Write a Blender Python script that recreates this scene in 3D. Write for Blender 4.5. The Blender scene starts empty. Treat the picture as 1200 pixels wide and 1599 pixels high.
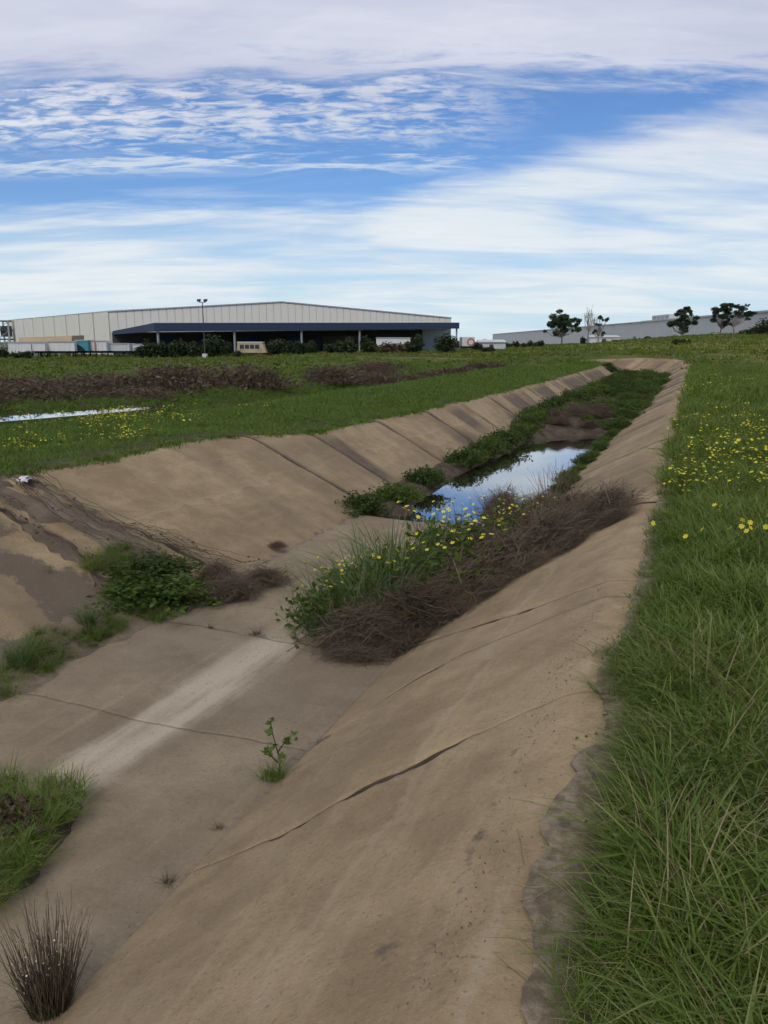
import bpy, math, random
import numpy as np
from mathutils import Vector, Matrix
from mathutils.geometry import delaunay_2d_cdt

SC = bpy.context.scene
COL = SC.collection
R = math.radians
rng = np.random.default_rng(7)
random.seed(7)

# ------------------------------------------------------------------ camera
EYE = 1.6
PITCH = R(12.225)          # looking down
YAW = R(21.273)            # turned left of the channel's axis (+Y)
cam_d = bpy.data.cameras.new('camera')
cam_d.sensor_fit = 'HORIZONTAL'; cam_d.sensor_width = 36.0
cam_d.lens = 36.9
cam_d.clip_start = 0.05; cam_d.clip_end = 6000
cam = bpy.data.objects.new('camera', cam_d); COL.objects.link(cam)
cam.location = (0, 0, EYE)
cam.rotation_euler = (R(90) - PITCH, 0, YAW)
SC.camera = cam

# ------------------------------------------------------------------ colour management
SC.view_settings.view_transform = 'Standard'
SC.view_settings.look = 'None'
SC.view_settings.exposure = 0.15
SC.view_settings.gamma = 1.0
SC.view_settings.use_curve_mapping = False
SC.render.engine = 'CYCLES'
SC.cycles.use_denoising = True
SC.cycles.use_adaptive_sampling = True; SC.cycles.adaptive_threshold = 0.03; SC.cycles.adaptive_min_samples = 12
SC.cycles.max_bounces = 4
SC.cycles.diffuse_bounces = 2
SC.cycles.glossy_bounces = 2
SC.cycles.transmission_bounces = 4
SC.cycles.transparent_max_bounces = 6

# ------------------------------------------------------------------ sun direction
SUN_TO = Vector((0.10, -0.72, 0.68)).normalized()
SUN_EL = math.asin(SUN_TO.z)
SUN_AZ = math.atan2(SUN_TO.x, SUN_TO.y)

# ------------------------------------------------------------------ node helper
class NT:
    def __init__(s, tree):
        s.t = tree; s.n = tree.nodes; s.l = tree.links
    def add(s, typ, **kw):
        n = s.n.new(typ)
        for k, v in kw.items(): setattr(n, k, v)
        return n
    def set(s, sock, v):
        if isinstance(v, bpy.types.NodeSocket): s.l.new(v, sock)
        elif v is not None: sock.default_value = v
    def math(s, op, a, b=None, c=None, clamp=False):
        n = s.add('ShaderNodeMath', operation=op, use_clamp=clamp)
        s.set(n.inputs[0], a)
        if b is not None: s.set(n.inputs[1], b)
        if c is not None: s.set(n.inputs[2], c)
        return n.outputs[0]
    def sstep(s, v, a, b, lo=0.0, hi=1.0):
        n = s.add('ShaderNodeMapRange', interpolation_type='SMOOTHSTEP')
        if a > b: a, b, lo, hi = b, a, hi, lo
        s.set(n.inputs[0], v); s.set(n.inputs[1], a); s.set(n.inputs[2], b); s.set(n.inputs[3], lo); s.set(n.inputs[4], hi)
        return n.outputs[0]
    def mix(s, f, a, b, mode='MIX'):
        n = s.add('ShaderNodeMix', data_type='RGBA', blend_type=mode)
        s.set(n.inputs[0], f); s.set(n.inputs[6], a); s.set(n.inputs[7], b)
        return n.outputs[2]
    def noise(s, vec, scale, detail=4, rough=0.55, dist=0.0, w=None):
        n = s.add('ShaderNodeTexNoise')
        if vec is not None: s.set(n.inputs['Vector'], vec)
        n.inputs['Scale'].default_value = scale; n.inputs['Detail'].default_value = detail
        n.inputs['Roughness'].default_value = rough; n.inputs['Distortion'].default_value = dist
        return n.outputs[0]
    def xyz(s, x, y, z):
        n = s.add('ShaderNodeCombineXYZ')
        s.set(n.inputs[0], x); s.set(n.inputs[1], y); s.set(n.inputs[2], z)
        return n.outputs[0]
    def sep(s, v):
        n = s.add('ShaderNodeSeparateXYZ'); s.set(n.inputs[0], v); return n.outputs
    def vmul(s, v, k):
        n = s.add('ShaderNodeVectorMath', operation='MULTIPLY'); s.set(n.inputs[0], v); n.inputs[1].default_value = k
        return n.outputs[0]
    def attr(s, name):
        n = s.add('ShaderNodeAttribute', attribute_name=name); return n.outputs['Fac']
    def pos(s):
        return s.add('ShaderNodeNewGeometry').outputs['Position']

def c4(c): return (c[0], c[1], c[2], 1.0)

# ------------------------------------------------------------------ world: blue sky with layered cloud
world = bpy.data.worlds.new('World'); SC.world = world; world.use_nodes = True
world.cycles.sampling_method = 'MANUAL'; world.cycles.sample_map_resolution = 512
w = NT(world.node_tree); w.n.clear()
SKY_K = 0.10
sky = w.add('ShaderNodeTexSky', sky_type='NISHITA', sun_disc=False)
sky.sun_elevation = SUN_EL; sky.sun_rotation = SUN_AZ; sky.air_density = 1.0; sky.dust_density = 0.6; sky.ozone_density = 2.0
tc = w.add('ShaderNodeTexCoord').outputs['Generated']
vr = w.add('ShaderNodeVectorRotate', rotation_type='Z_AXIS'); w.set(vr.inputs['Vector'], tc); vr.inputs['Angle'].default_value = -YAW
dx, dy, dz = w.sep(vr.outputs[0])
zc = w.math('ADD', w.math('MAXIMUM', dz, 0.0), 0.05)
U = w.math('DIVIDE', dx, zc); S = w.math('DIVIDE', dy, zc)          # position on the cloud sheet
zn = w.math('ADD', w.math('MAXIMUM', dz, 0.0), 0.15)                 # a slower falling-off for the cloud texture
sheet = w.xyz(w.math('DIVIDE', dx, zn), w.math('DIVIDE', dy, zn), 0.0)
n_str = w.noise(w.vmul(sheet, (0.40, 1.25, 1)), 1.8, 6, 0.55, 0.8)     # long streaks
n_big = w.noise(w.vmul(sheet, (0.5, 1.0, 1)), 1.3, 4, 0.55, 0.5)
n_fine = w.noise(w.vmul(sheet, (1.0, 2.0, 1)), 12.0, 4, 0.62, 0.5)     # mackerel mottling
n_mid = w.noise(w.vmul(sheet, (0.7, 2.4, 1)), 4.6, 5, 0.62, 0.4)
dS = w.math('ADD', S, w.math('MULTIPLY', w.math('SUBTRACT', n_mid, 0.5), 0.9))
# thick band overhead, going on behind the viewer
A = w.sstep(w.math('ADD', dS, w.math('MULTIPLY', U, 0.03)), 2.98, 2.62)
A = w.math('MULTIPLY', A, w.sstep(w.math('ADD', n_big, w.math('MULTIPLY', w.math('ABSOLUTE', w.math('SUBTRACT', S, 2.0)), -0.06)), 0.18, 0.36))
# broad low sheet
Sb = w.math('SUBTRACT', 4.75, w.math('MULTIPLY', w.math('MAXIMUM', w.math('ADD', U, 0.15), 0.0), 1.25))
B = w.sstep(w.math('SUBTRACT', dS, Sb), -0.25, 0.55)
B = w.math('MULTIPLY', B, w.sstep(w.math('ADD', w.math('MULTIPLY', n_str, 0.6), w.math('MULTIPLY', n_big, 0.4)), 0.34, 0.56, 0.28, 1.0))
B = w.math('MULTIPLY', B, w.sstep(S, 17.0, 8.0, 0.45, 1.0))
# mottled patch and a thin streak in the blue gap
pm = w.math('MULTIPLY', w.sstep(dS, 2.70, 3.05), w.sstep(dS, 3.72, 3.40))
pm = w.math('MULTIPLY', pm, w.sstep(w.math('ADD', U, w.math('MULTIPLY', n_big, 0.5)), 0.95, 0.30))
P1 = w.math('MULTIPLY', pm, w.sstep(w.math('ADD', w.math('MULTIPLY', n_fine, 0.65), w.math('MULTIPLY', n_mid, 0.45)), 0.44, 0.66))
sm = w.math('MULTIPLY', w.sstep(dS, 3.72, 3.88), w.sstep(dS, 4.12, 3.95))
sm = w.math('MULTIPLY', sm, w.sstep(U, 0.75, 0.1))
P2 = w.math('MULTIPLY', sm, w.sstep(n_mid, 0.38, 0.58, 0.15, 0.8))
wisp = w.math('MULTIPLY', w.sstep(n_str, 0.50, 0.78), 0.35)
dens = w.math('MAXIMUM', w.math('MAXIMUM', A, B), w.math('MAXIMUM', P1, P2))
dens = w.math('MAXIMUM', dens, wisp)
dens = w.math('MULTIPLY', dens, 0.93)
shade = w.math('ADD', w.math('MULTIPLY', n_str, 0.55), w.math('ADD', w.math('MULTIPLY', n_mid, 0.25), w.math('MULTIPLY', n_big, 0.4)))
cl_low = w.mix(w.sstep(shade, 0.42, 0.78), c4((0.56, 0.66, 0.76)), c4((0.76, 0.80, 0.82)))
cl_top = w.mix(w.sstep(shade, 0.40, 0.80), c4((0.48, 0.51, 0.64)), c4((0.70, 0.72, 0.80)))
cl = w.mix(w.sstep(S, 2.7, 4.2), cl_top, cl_low)
cl = w.mix(1.0, cl, c4((1 / SKY_K,) * 3), 'MULTIPLY')
blue = w.mix(1.0, sky.outputs[0], c4((0.55, 0.74, 1.02)), 'MULTIPLY')
hz = w.mix(w.sstep(dz, 0.17, 0.0, 0.0, 0.75), blue, c4((0.54 / SKY_K, 0.74 / SKY_K, 0.83 / SKY_K)))
bg = w.add('ShaderNodeBackground'); bg.inputs[1].default_value = SKY_K
w.set(bg.inputs[0], w.mix(dens, hz, cl))
wo = w.add('ShaderNodeOutputWorld'); w.l.new(bg.outputs[0], wo.inputs[0])

# ------------------------------------------------------------------ sun behind thin cloud
sun_d = bpy.data.lights.new('sun', 'SUN'); sun_d.energy = 1.5; sun_d.angle = R(18); sun_d.color = (1.0, 0.93, 0.82)
sun = bpy.data.objects.new('sun', sun_d); COL.objects.link(sun)
sun.rotation_euler = (-SUN_TO).to_track_quat('-Z', 'Y').to_euler(); sun.location = (0, 0, 60)

# ------------------------------------------------------------------ places
FWD = (-math.sin(YAW), math.cos(YAW)); RGT = (math.cos(YAW), math.sin(YAW))
F_PX = 1230.0
def at(px, py, d):
    """a point d metres ahead of the eye (measured level), seen in the photograph at px, py"""
    a = (px - 600) / F_PX; b = (799.5 - py) / F_PX
    fx = math.cos(PITCH) + b * math.sin(PITCH); fz = -math.sin(PITCH) + b * math.cos(PITCH)
    k = d / fx
    return Vector((FWD[0] * d + RGT[0] * a * k, FWD[1] * d + RGT[1] * a * k, EYE + fz * k))
def to_cam(x, y):
    return x * RGT[0] + y * RGT[1], x * FWD[0] + y * FWD[1]   # to the right, ahead

# value noise
def _hash(ix, iy, seed):
    h = (ix.astype(np.int64) * 374761393 + iy.astype(np.int64) * 668265263 + seed * 1442695041) & 0x7fffffff
    h = ((h ^ (h >> 13)) * 1274126177) & 0x7fffffff
    return ((h ^ (h >> 16)) & 0xffff) / 65535.0
def vnoise(x, y, seed=0):
    x = np.asarray(x, float); y = np.asarray(y, float)
    ix = np.floor(x); iy = np.floor(y); fx = x - ix; fy = y - iy
    fx = fx * fx * (3 - 2 * fx); fy = fy * fy * (3 - 2 * fy)
    a = _hash(ix, iy, seed); b = _hash(ix + 1, iy, seed); c = _hash(ix, iy + 1, seed); d = _hash(ix + 1, iy + 1, seed)
    return (a * (1 - fx) + b * fx) * (1 - fy) + (c * (1 - fx) + d * fx) * fy
def fbm(x, y, seed=0, o=4):
    v = 0; a = 0.5; t = 0
    for i in range(o):
        v = v + a * vnoise(np.asarray(x) * 2 ** i, np.asarray(y) * 2 ** i, seed + i); t += a; a *= 0.5
    return v / t
def ss(a, b, v):
    t = np.clip((np.asarray(v, float) - a) / (b - a), 0, 1); return t * t * (3 - 2 * t)

# ------------------------------------------------------------------ mesh helpers
def mesh(name, V, F, mats=(), attrs=None, smooth=False, midx=None):
    me = bpy.data.meshes.new(name)
    V = np.asarray(V, np.float32)
    if isinstance(F, np.ndarray):
        nf, k = F.shape
        me.vertices.add(len(V)); me.vertices.foreach_set('co', V.ravel())
        me.loops.add(nf * k); me.loops.foreach_set('vertex_index', F.astype(np.int32).ravel())
        me.polygons.add(nf); me.polygons.foreach_set('loop_start', np.arange(0, nf * k, k, dtype=np.int32))
        me.update(calc_edges=True)
    else:
        me.from_pydata(V.tolist(), [], F); me.update()
    for m in mats: me.materials.append(m)
    if attrs:
        for k_, a in attrs.items():
            at_ = me.attributes.new(k_, 'FLOAT', 'POINT'); at_.data.foreach_set('value', np.asarray(a, np.float32))
    if midx is not None: me.polygons.foreach_set('material_index', np.asarray(midx, np.int32))
    if smooth: me.polygons.foreach_set('use_smooth', np.ones(len(me.polygons), bool))
    return me
def obj(name, me, parent=None, loc=None, rz=0.0, sc=None, **props):
    o = bpy.data.objects.new(name, me); COL.objects.link(o)
    if parent is not None: o.parent = parent
    if loc is not None: o.location = loc
    if rz: o.rotation_euler = (0, 0, rz)
    if sc is not None: o.scale = sc if hasattr(sc, '__len__') else (sc,) * 3
    for k, v in props.items(): o[k] = v
    return o
def thing(name, label, cat, loc=(0, 0, 0), rz=0.0, group=None, sc=None):
    o = obj(name, None, None, loc, rz, sc, label=label, category=cat)
    o.empty_display_size = 0.2
    if group: o['group'] = group
    return o
def copy_thing(src, loc, rz, sc=1.0, label=None, group=None):
    o = src.copy(); COL.objects.link(o); o.location = loc; o.rotation_euler = (0, 0, rz); o.scale = sc if hasattr(sc, '__len__') else (sc,) * 3
    if label: o['label'] = label
    if group: o['group'] = group
    for ch in src.children:
        c = ch.copy(); COL.objects.link(c); c.parent = o
        for g_ in ch.children:
            d = g_.copy(); COL.objects.link(d); d.parent = c
    return o
class MB:
    """collects boxes, bars and prisms into one mesh"""
    def __init__(s): s.v = []; s.f = []
    def box(s, x0, x1, y0, y1, z0, z1):
        b = len(s.v)
        s.v += [(x0, y0, z0), (x1, y0, z0), (x1, y1, z0), (x0, y1, z0), (x0, y0, z1), (x1, y0, z1), (x1, y1, z1), (x0, y1, z1)]
        s.f += [tuple(b + i for i in q) for q in ((0, 3, 2, 1), (4, 5, 6, 7), (0, 1, 5, 4), (1, 2, 6, 5), (2, 3, 7, 6), (3, 0, 4, 7))]
        return s
    def hexa(s, pts):
        b = len(s.v); s.v += [tuple(p) for p in pts]
        s.f += [tuple(b + i for i in q) for q in ((0, 3, 2, 1), (4, 5, 6, 7), (0, 1, 5, 4), (1, 2, 6, 5), (2, 3, 7, 6), (3, 0, 4, 7))]
        return s
    def tube(s, pts, rad, n=6):
        V, F = tube_np(np.array(pts, float), np.array(rad, float), n); b = len(s.v)
        s.v += [tuple(p) for p in V]; s.f += [tuple(b + int(i) for i in q) for q in F]
        return s
    def build(s, name, mat, parent=None, **kw):
        return obj(name, mesh(name, s.v, s.f, [mat]), parent, **kw)
def tube_np(P, rad, n=6):
    k = len(P); rad = np.broadcast_to(rad, (k,))
    T = np.gradient(P, axis=0); T /= np.linalg.norm(T, axis=1, keepdims=True) + 1e-9
    ref = np.array([0, 0, 1.0]) if abs(T[:, 2]).mean() < 0.8 else np.array([1.0, 0, 0])
    A_ = np.cross(T, ref); A_ /= np.linalg.norm(A_, axis=1, keepdims=True) + 1e-9
    B_ = np.cross(T, A_)
    an = np.arange(n) / n * 2 * math.pi
    V = P[:, None, :] + rad[:, None, None] * (A_[:, None, :] * np.cos(an)[None, :, None] + B_[:, None, :] * np.sin(an)[None, :, None])
    V = V.reshape(-1, 3); F = []
    for i in range(k - 1):
        for j in range(n):
            F.append((i * n + j, i * n + (j + 1) % n, (i + 1) * n + (j + 1) % n, (i + 1) * n + j))
    return V, np.array(F)

# ------------------------------------------------------------------ materials
def new_mat(name):
    m = bpy.data.materials.new(name); m.use_nodes = True
    t = NT(m.node_tree); t.n.clear()
    out = t.add('ShaderNodeOutputMaterial')
    return m, t, out
def principled(t, out, col, rough=0.8, spec=0.3, normal=None, metal=0.0):
    b = t.add('ShaderNodeBsdfPrincipled')
    t.set(b.inputs['Base Color'], col); t.set(b.inputs['Roughness'], rough); t.set(b.inputs['Specular IOR Level'], spec)
    t.set(b.inputs['Metallic'], metal)
    if normal is not None: t.l.new(normal, b.inputs['Normal'])
    t.l.new(b.outputs[0], out.inputs[0]); return b
def bump(t, h, strength, dist):
    n = t.add('ShaderNodeBump'); n.inputs['Strength'].default_value = strength; n.inputs['Distance'].default_value = dist
    t.l.new(h, n.inputs['Height']); return n.outputs[0]
def simple(name, col, rough=0.7, var=0.18, scale=1.5, spec=0.3, metal=0.0, streak=False):
    m, t, out = new_mat(name)
    p = t.pos()
    n = t.noise(t.vmul(p, (1, 1, 0.25)) if streak else p, scale, 5, 0.6)
    k = t.math('ADD', 1 - var, t.math('MULTIPLY', n, 2 * var))
    c = t.mix(1.0, c4(col), t.xyz(k, k, k), 'MULTIPLY')
    principled(t, out, c, rough, spec, None, metal); return m

def concrete(name, tint=(1, 1, 1)):
    m, t, out = new_mat(name)
    p = t.pos()
    big = t.noise(p, 0.55, 5, 0.6, 0.4); mid = t.noise(p, 3.2, 4, 0.65, 0.3); fine = t.noise(p, 38, 3, 0.7)
    grit = t.noise(p, 160, 2, 0.7)
    streak = t.noise(t.vmul(p, (5.0, 0.45, 5.0)), 1.6, 5, 0.6, 0.5)
    a = tuple(x * y for x, y in zip((0.222, 0.159, 0.089), tint)); b_ = tuple(x * y for x, y in zip((0.325, 0.243, 0.142), tint))
    f = t.math('ADD', t.math('MULTIPLY', big, 0.55), t.math('MULTIPLY', mid, 0.45))
    c = t.mix(t.sstep(f, 0.37, 0.62), c4(a), c4(b_))
    c = t.mix(t.sstep(streak, 0.52, 0.72, 0, 0.28), c, c4((0.375, 0.29, 0.18)))
    c = t.mix(t.sstep(t.noise(p, 7.5, 5, 0.72), 0.60, 0.66, 0, 0.30), c, c4((0.15, 0.11, 0.072)))
    g = t.math('ADD', 0.62, t.math('MULTIPLY', t.math('ADD', t.math('MULTIPLY', fine, 0.55), t.math('MULTIPLY', grit, 0.45)), 0.76))
    c = t.mix(1.0, c, t.xyz(g, g, g), 'MULTIPLY')
    tz = t.math('ADD', t.sep(p)[2], t.math('ADD', t.math('MULTIPLY', t.math('SUBTRACT', big, 0.5), 0.30), t.math('MULTIPLY', t.math('SUBTRACT', mid, 0.5), 0.10)))
    c = t.mix(t.math('MULTIPLY', t.sstep(tz, -0.52, -0.55), 0.16), c, c4((0.13, 0.100, 0.070)))          # silt lines left by old water levels
    c = t.mix(t.math('MULTIPLY', t.math('MULTIPLY', t.sstep(tz, -0.36, -0.345), t.sstep(tz, -0.32, -0.335)), 0.22), c, c4((0.40, 0.32, 0.22)))
    pale = t.attr('pale'); pn = t.math('MULTIPLY', t.sstep(t.math('ADD', pale, t.math('ADD', t.math('MULTIPLY', t.math('SUBTRACT', streak, 0.5), 1.0), t.math('MULTIPLY', t.math('SUBTRACT', mid, 0.5), 0.5))), 0.22, 0.95), 0.88)
    c = t.mix(pn, c, c4((0.42, 0.355, 0.265)))
    st = t.attr('stain'); sn = t.math('MULTIPLY', st, t.sstep(t.math('ADD', mid, t.math('MULTIPLY', big, 0.4)), 0.35, 0.9, 0.45, 1.0))
    c = t.mix(sn, c, c4((0.085, 0.064, 0.048)))
    d = t.attr('dirt'); dn = t.sstep(t.math('ADD', d, t.math('MULTIPLY', t.math('SUBTRACT', t.noise(p, 11, 6, 0.7), 0.5), 0.9)), 0.42, 0.62)
    dn = t.math('MULTIPLY', dn, t.sstep(d, 0.02, 0.2))
    c = t.mix(t.math('MULTIPLY', dn, 0.85), c, c4((0.105, 0.080, 0.058)))
    pit = t.noise(p, 55, 2, 0.5)
    c = t.mix(t.sstep(pit, 0.62, 0.70, 0, 0.5), c, c4((0.12, 0.09, 0.062)))
    c = t.mix(t.sstep(pit, 0.36, 0.28, 0, 0.18), c, c4((0.44, 0.37, 0.28)))
    h = t.math('ADD', t.math('MULTIPLY', fine, 0.5), t.math('ADD', t.math('MULTIPLY', grit, 0.25), t.math('MULTIPLY', mid, 0.8)))
    principled(t, out, c, 0.92, 0.2, bump(t, h, 0.8, 0.014)); return m

def soil(name, a, b_, scale=2.0, bstr=0.8, bdist=0.03):
    m, t, out = new_mat(name)
    p = t.pos()
    n1 = t.noise(p, scale, 6, 0.65, 0.4); n2 = t.noise(p, scale * 12, 5, 0.7)
    c = t.mix(t.sstep(n1, 0.35, 0.65), c4(a), c4(b_))
    g = t.math('ADD', 0.65, t.math('MULTIPLY', n2, 0.7))
    c = t.mix(1.0, c, t.xyz(g, g, g), 'MULTIPLY')
    principled(t, out, c, 0.95, 0.15, bump(t, t.math('ADD', n1, t.math('MULTIPLY', n2, 0.6)), bstr, bdist)); return m

def leafy(name, c_lo, c_hi, tip=None, trans=0.38, var=0.35, gloss=0.025):
    """thin leaf: diffuse + translucent; colour varies plant to plant, along the blade and in patches on the ground"""
    m, t, out = new_mat(name)
    oi = t.add('ShaderNodeObjectInfo').outputs['Random']
    tt = t.attr('t'); rv = t.attr('rv')
    pn = t.noise(t.pos(), 0.8, 1, 0.6)
    k = t.math('ADD', t.math('MULTIPLY', oi, var), t.math('ADD', t.math('MULTIPLY', rv, 1 - var - 0.3), t.math('MULTIPLY', t.sstep(pn, 0.3, 0.7), 0.3)), clamp=True)
    c = t.mix(k, c4(c_lo), c4(c_hi))
    if tip: c = t.mix(t.sstep(t.math('MULTIPLY', tt, t.math('ADD', 0.6, rv)), 0.75, 1.35), c, c4(tip))
    d = t.add('ShaderNodeBsdfDiffuse'); t.set(d.inputs[0], c)
    tr = t.add('ShaderNodeBsdfTranslucent'); t.set(tr.inputs[0], t.mix(1.0, c, c4((1.15, 1.15, 0.6)), 'MULTIPLY'))
    mx = t.add('ShaderNodeMixShader'); mx.inputs[0].default_value = trans
    t.l.new(d.outputs[0], mx.inputs[1]); t.l.new(tr.outputs[0], mx.inputs[2])
    gl = t.add('ShaderNodeBsdfGlossy'); gl.inputs['Roughness'].default_value = 0.5; gl.inputs[0].default_value = (0.6, 0.65, 0.6, 1)
    m2 = t.add('ShaderNodeMixShader'); m2.inputs[0].default_value = gloss
    t.l.new(mx.outputs[0], m2.inputs[1]); t.l.new(gl.outputs[0], m2.inputs[2])
    t.l.new(m2.outputs[0], out.inputs[0]); return m

M = {}
M['concrete'] = concrete('tan_concrete')
M['slab'] = concrete('grey_tan_concrete', (0.90, 0.965, 1.10))
M['mud'] = soil('damp_mud', (0.050, 0.038, 0.027), (0.105, 0.080, 0.055), 2.5)
M['silt'] = soil('dry_silt', (0.12, 0.092, 0.064), (0.20, 0.155, 0.11), 2.2)
M['bed'] = soil('dark_soil', (0.028, 0.021, 0.015), (0.05, 0.038, 0.027), 4)
M['grass'] = leafy('green_grass', (0.058, 0.104, 0.014), (0.158, 0.214, 0.036), (0.26, 0.26, 0.10))
M['grass2'] = leafy('short_grass', (0.066, 0.116, 0.016), (0.128, 0.190, 0.033), (0.18, 0.21, 0.06))
M['grassfar'] = leafy('field_grass', (0.062, 0.085, 0.016), (0.155, 0.150, 0.036), (0.21, 0.18, 0.07))
M['dry'] = leafy('dry_grass', (0.16, 0.125, 0.065), (0.30, 0.24, 0.13), None, 0.2)
M['reed'] = leafy('blue_green_reed', (0.065, 0.105, 0.036), (0.135, 0.185, 0.070), (0.20, 0.20, 0.09))
M['weed'] = leafy('weed_leaf', (0.050, 0.085, 0.016), (0.110, 0.155, 0.030), None)
M['weeddk'] = leafy('dark_weed_leaf', (0.030, 0.052, 0.013), (0.070, 0.100, 0.024), None)
M['purple'] = leafy('reddish_weed', (0.045, 0.026, 0.022), (0.085, 0.045, 0.036), None, 0.2)
M['twig'] = leafy('dead_brown_stem', (0.046, 0.032, 0.023), (0.205, 0.150, 0.103), None, 0.0, 0.2, 0.03)
M['straw'] = leafy('straw', (0.22, 0.17, 0.10), (0.36, 0.29, 0.18), None, 0.1)
M['yellow'] = leafy('yellow_petal', (0.66, 0.57, 0.05), (0.80, 0.72, 0.10), None, 0.25, 0.4, 0.02)
M['white'] = leafy('white_fluff', (0.6, 0.58, 0.52), (0.8, 0.78, 0.72), None, 0.2)
M['brush'] = leafy('brown_brush', (0.060, 0.046, 0.026), (0.150, 0.112, 0.066), None, 0.1)
M['gum'] = leafy('gum_leaf', (0.024, 0.040, 0.022), (0.070, 0.092, 0.046), None, 0.15)
M['bush'] = leafy('evergreen_leaf', (0.016, 0.027, 0.013), (0.050, 0.066, 0.028), None, 0.15)
M['bark'] = simple('grey_bark', (0.13, 0.105, 0.085), 0.9, 0.3, 3)
M['palebark'] = simple('pale_bark', (0.24, 0.21, 0.19), 0.9, 0.25, 3)

def ground_mat():
    m, t, out = new_mat('grassy_ground')
    p = t.pos()
    n1 = t.noise(p, 0.10, 6, 0.6, 0.6); n2 = t.noise(p, 0.7, 6, 0.65); n3 = t.noise(p, 14, 5, 0.7)
    f = t.math('ADD', t.math('MULTIPLY', n1, 0.6), t.math('MULTIPLY', n2, 0.4))
    c = t.mix(t.sstep(f, 0.36, 0.66), c4((0.055, 0.078, 0.015)), c4((0.120, 0.122, 0.030)))
    c = t.mix(t.sstep(n1, 0.60, 0.74, 0, 0.6), c, c4((0.15, 0.125, 0.03)))
    c = t.mix(t.sstep(n2, 0.62, 0.80, 0, 0.7), c, c4((0.060, 0.046, 0.030)))
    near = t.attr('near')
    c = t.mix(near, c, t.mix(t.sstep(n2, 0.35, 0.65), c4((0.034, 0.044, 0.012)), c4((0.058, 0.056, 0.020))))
    bare = t.attr('bare')
    c = t.mix(bare, c, t.mix(t.sstep(n3, 0.35, 0.65), c4((0.135, 0.104, 0.072)), c4((0.245, 0.195, 0.138))))
    g = t.math('ADD', 0.7, t.math('MULTIPLY', n3, 0.6))
    c = t.mix(1.0, c, t.xyz(g, g, g), 'MULTIPLY')
    principled(t, out, c, 0.95, 0.1, bump(t, t.math('ADD', n3, n2), 0.7, 0.03)); return m
M['ground'] = ground_mat()

def water_mat():
    m, t, out = new_mat('still_water')
    n = t.noise(t.vmul(t.pos(), (1, 0.5, 1)), 5, 3, 0.5)
    b = principled(t, out, c4((0.020, 0.018, 0.012)), 0.04, 0.5, bump(t, n, 0.10, 0.006))
    b.inputs['IOR'].default_value = 1.33
    gl = t.add('ShaderNodeBsdfGlossy'); gl.inputs['Roughness'].default_value = 0.03; gl.inputs[0].default_value = (0.95, 0.97, 1.0, 1)
    t.l.new(bump(t, n, 0.10, 0.006), gl.inputs['Normal'])
    lw = t.add('ShaderNodeFresnel'); lw.inputs[0].default_value = 1.6
    mx = t.add('ShaderNodeMixShader'); t.l.new(lw.outputs[0], mx.inputs[0]); t.l.new(b.outputs[0], mx.inputs[1]); t.l.new(gl.outputs[0], mx.inputs[2])
    t.l.new(mx.outputs[0], out.inputs[0]); return m
M['water'] = water_mat()
M['cream'] = simple('cream_cladding', (0.70, 0.66, 0.56), 0.55, 0.06, 0.35, 0.3, 0, True)
M['seam'] = simple('cladding_rib', (0.62, 0.585, 0.50), 0.6, 0.1)
M['navy'] = simple('navy_fascia', (0.030, 0.042, 0.085), 0.5, 0.12)
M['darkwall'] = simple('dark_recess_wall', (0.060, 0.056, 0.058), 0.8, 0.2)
M['roof'] = simple('roof_sheet', (0.40, 0.39, 0.36), 0.5, 0.08)
M['steel'] = simple('galvanised_steel', (0.33, 0.33, 0.33), 0.5, 0.12, 2, 0.4, 0.3)
M['greywall'] = simple('grey_cladding', (0.52, 0.505, 0.50), 0.6, 0.08, 0.3, 0.3, 0, True)
M['lightgrey'] = simple('light_grey_sheet', (0.50, 0.50, 0.50), 0.6, 0.08)
M['whitepaint'] = simple('white_paint', (0.62, 0.60, 0.57), 0.5, 0.12, 1.0, 0.3, 0, True)
M['tan'] = simple('tan_canvas', (0.40, 0.31, 0.20), 0.8, 0.15)
M['teal'] = simple('teal_curtain', (0.045, 0.23, 0.27), 0.6, 0.15)
M['rust'] = simple('rust_orange', (0.30, 0.10, 0.05), 0.7, 0.3)
M['black'] = simple('black_rubber', (0.02, 0.02, 0.02), 0.7, 0.2)
M['glass'] = simple('dark_glass', (0.03, 0.035, 0.04), 0.15, 0.1, 2, 0.6)
M['red'] = simple('red_paint', (0.40, 0.16, 0.13), 0.5, 0.1)
M['litter'] = simple('white_plastic', (0.62, 0.60, 0.60), 0.6, 0.15, 9)

# ================================================================== THE CHANNEL
DEPTH = -0.85
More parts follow.
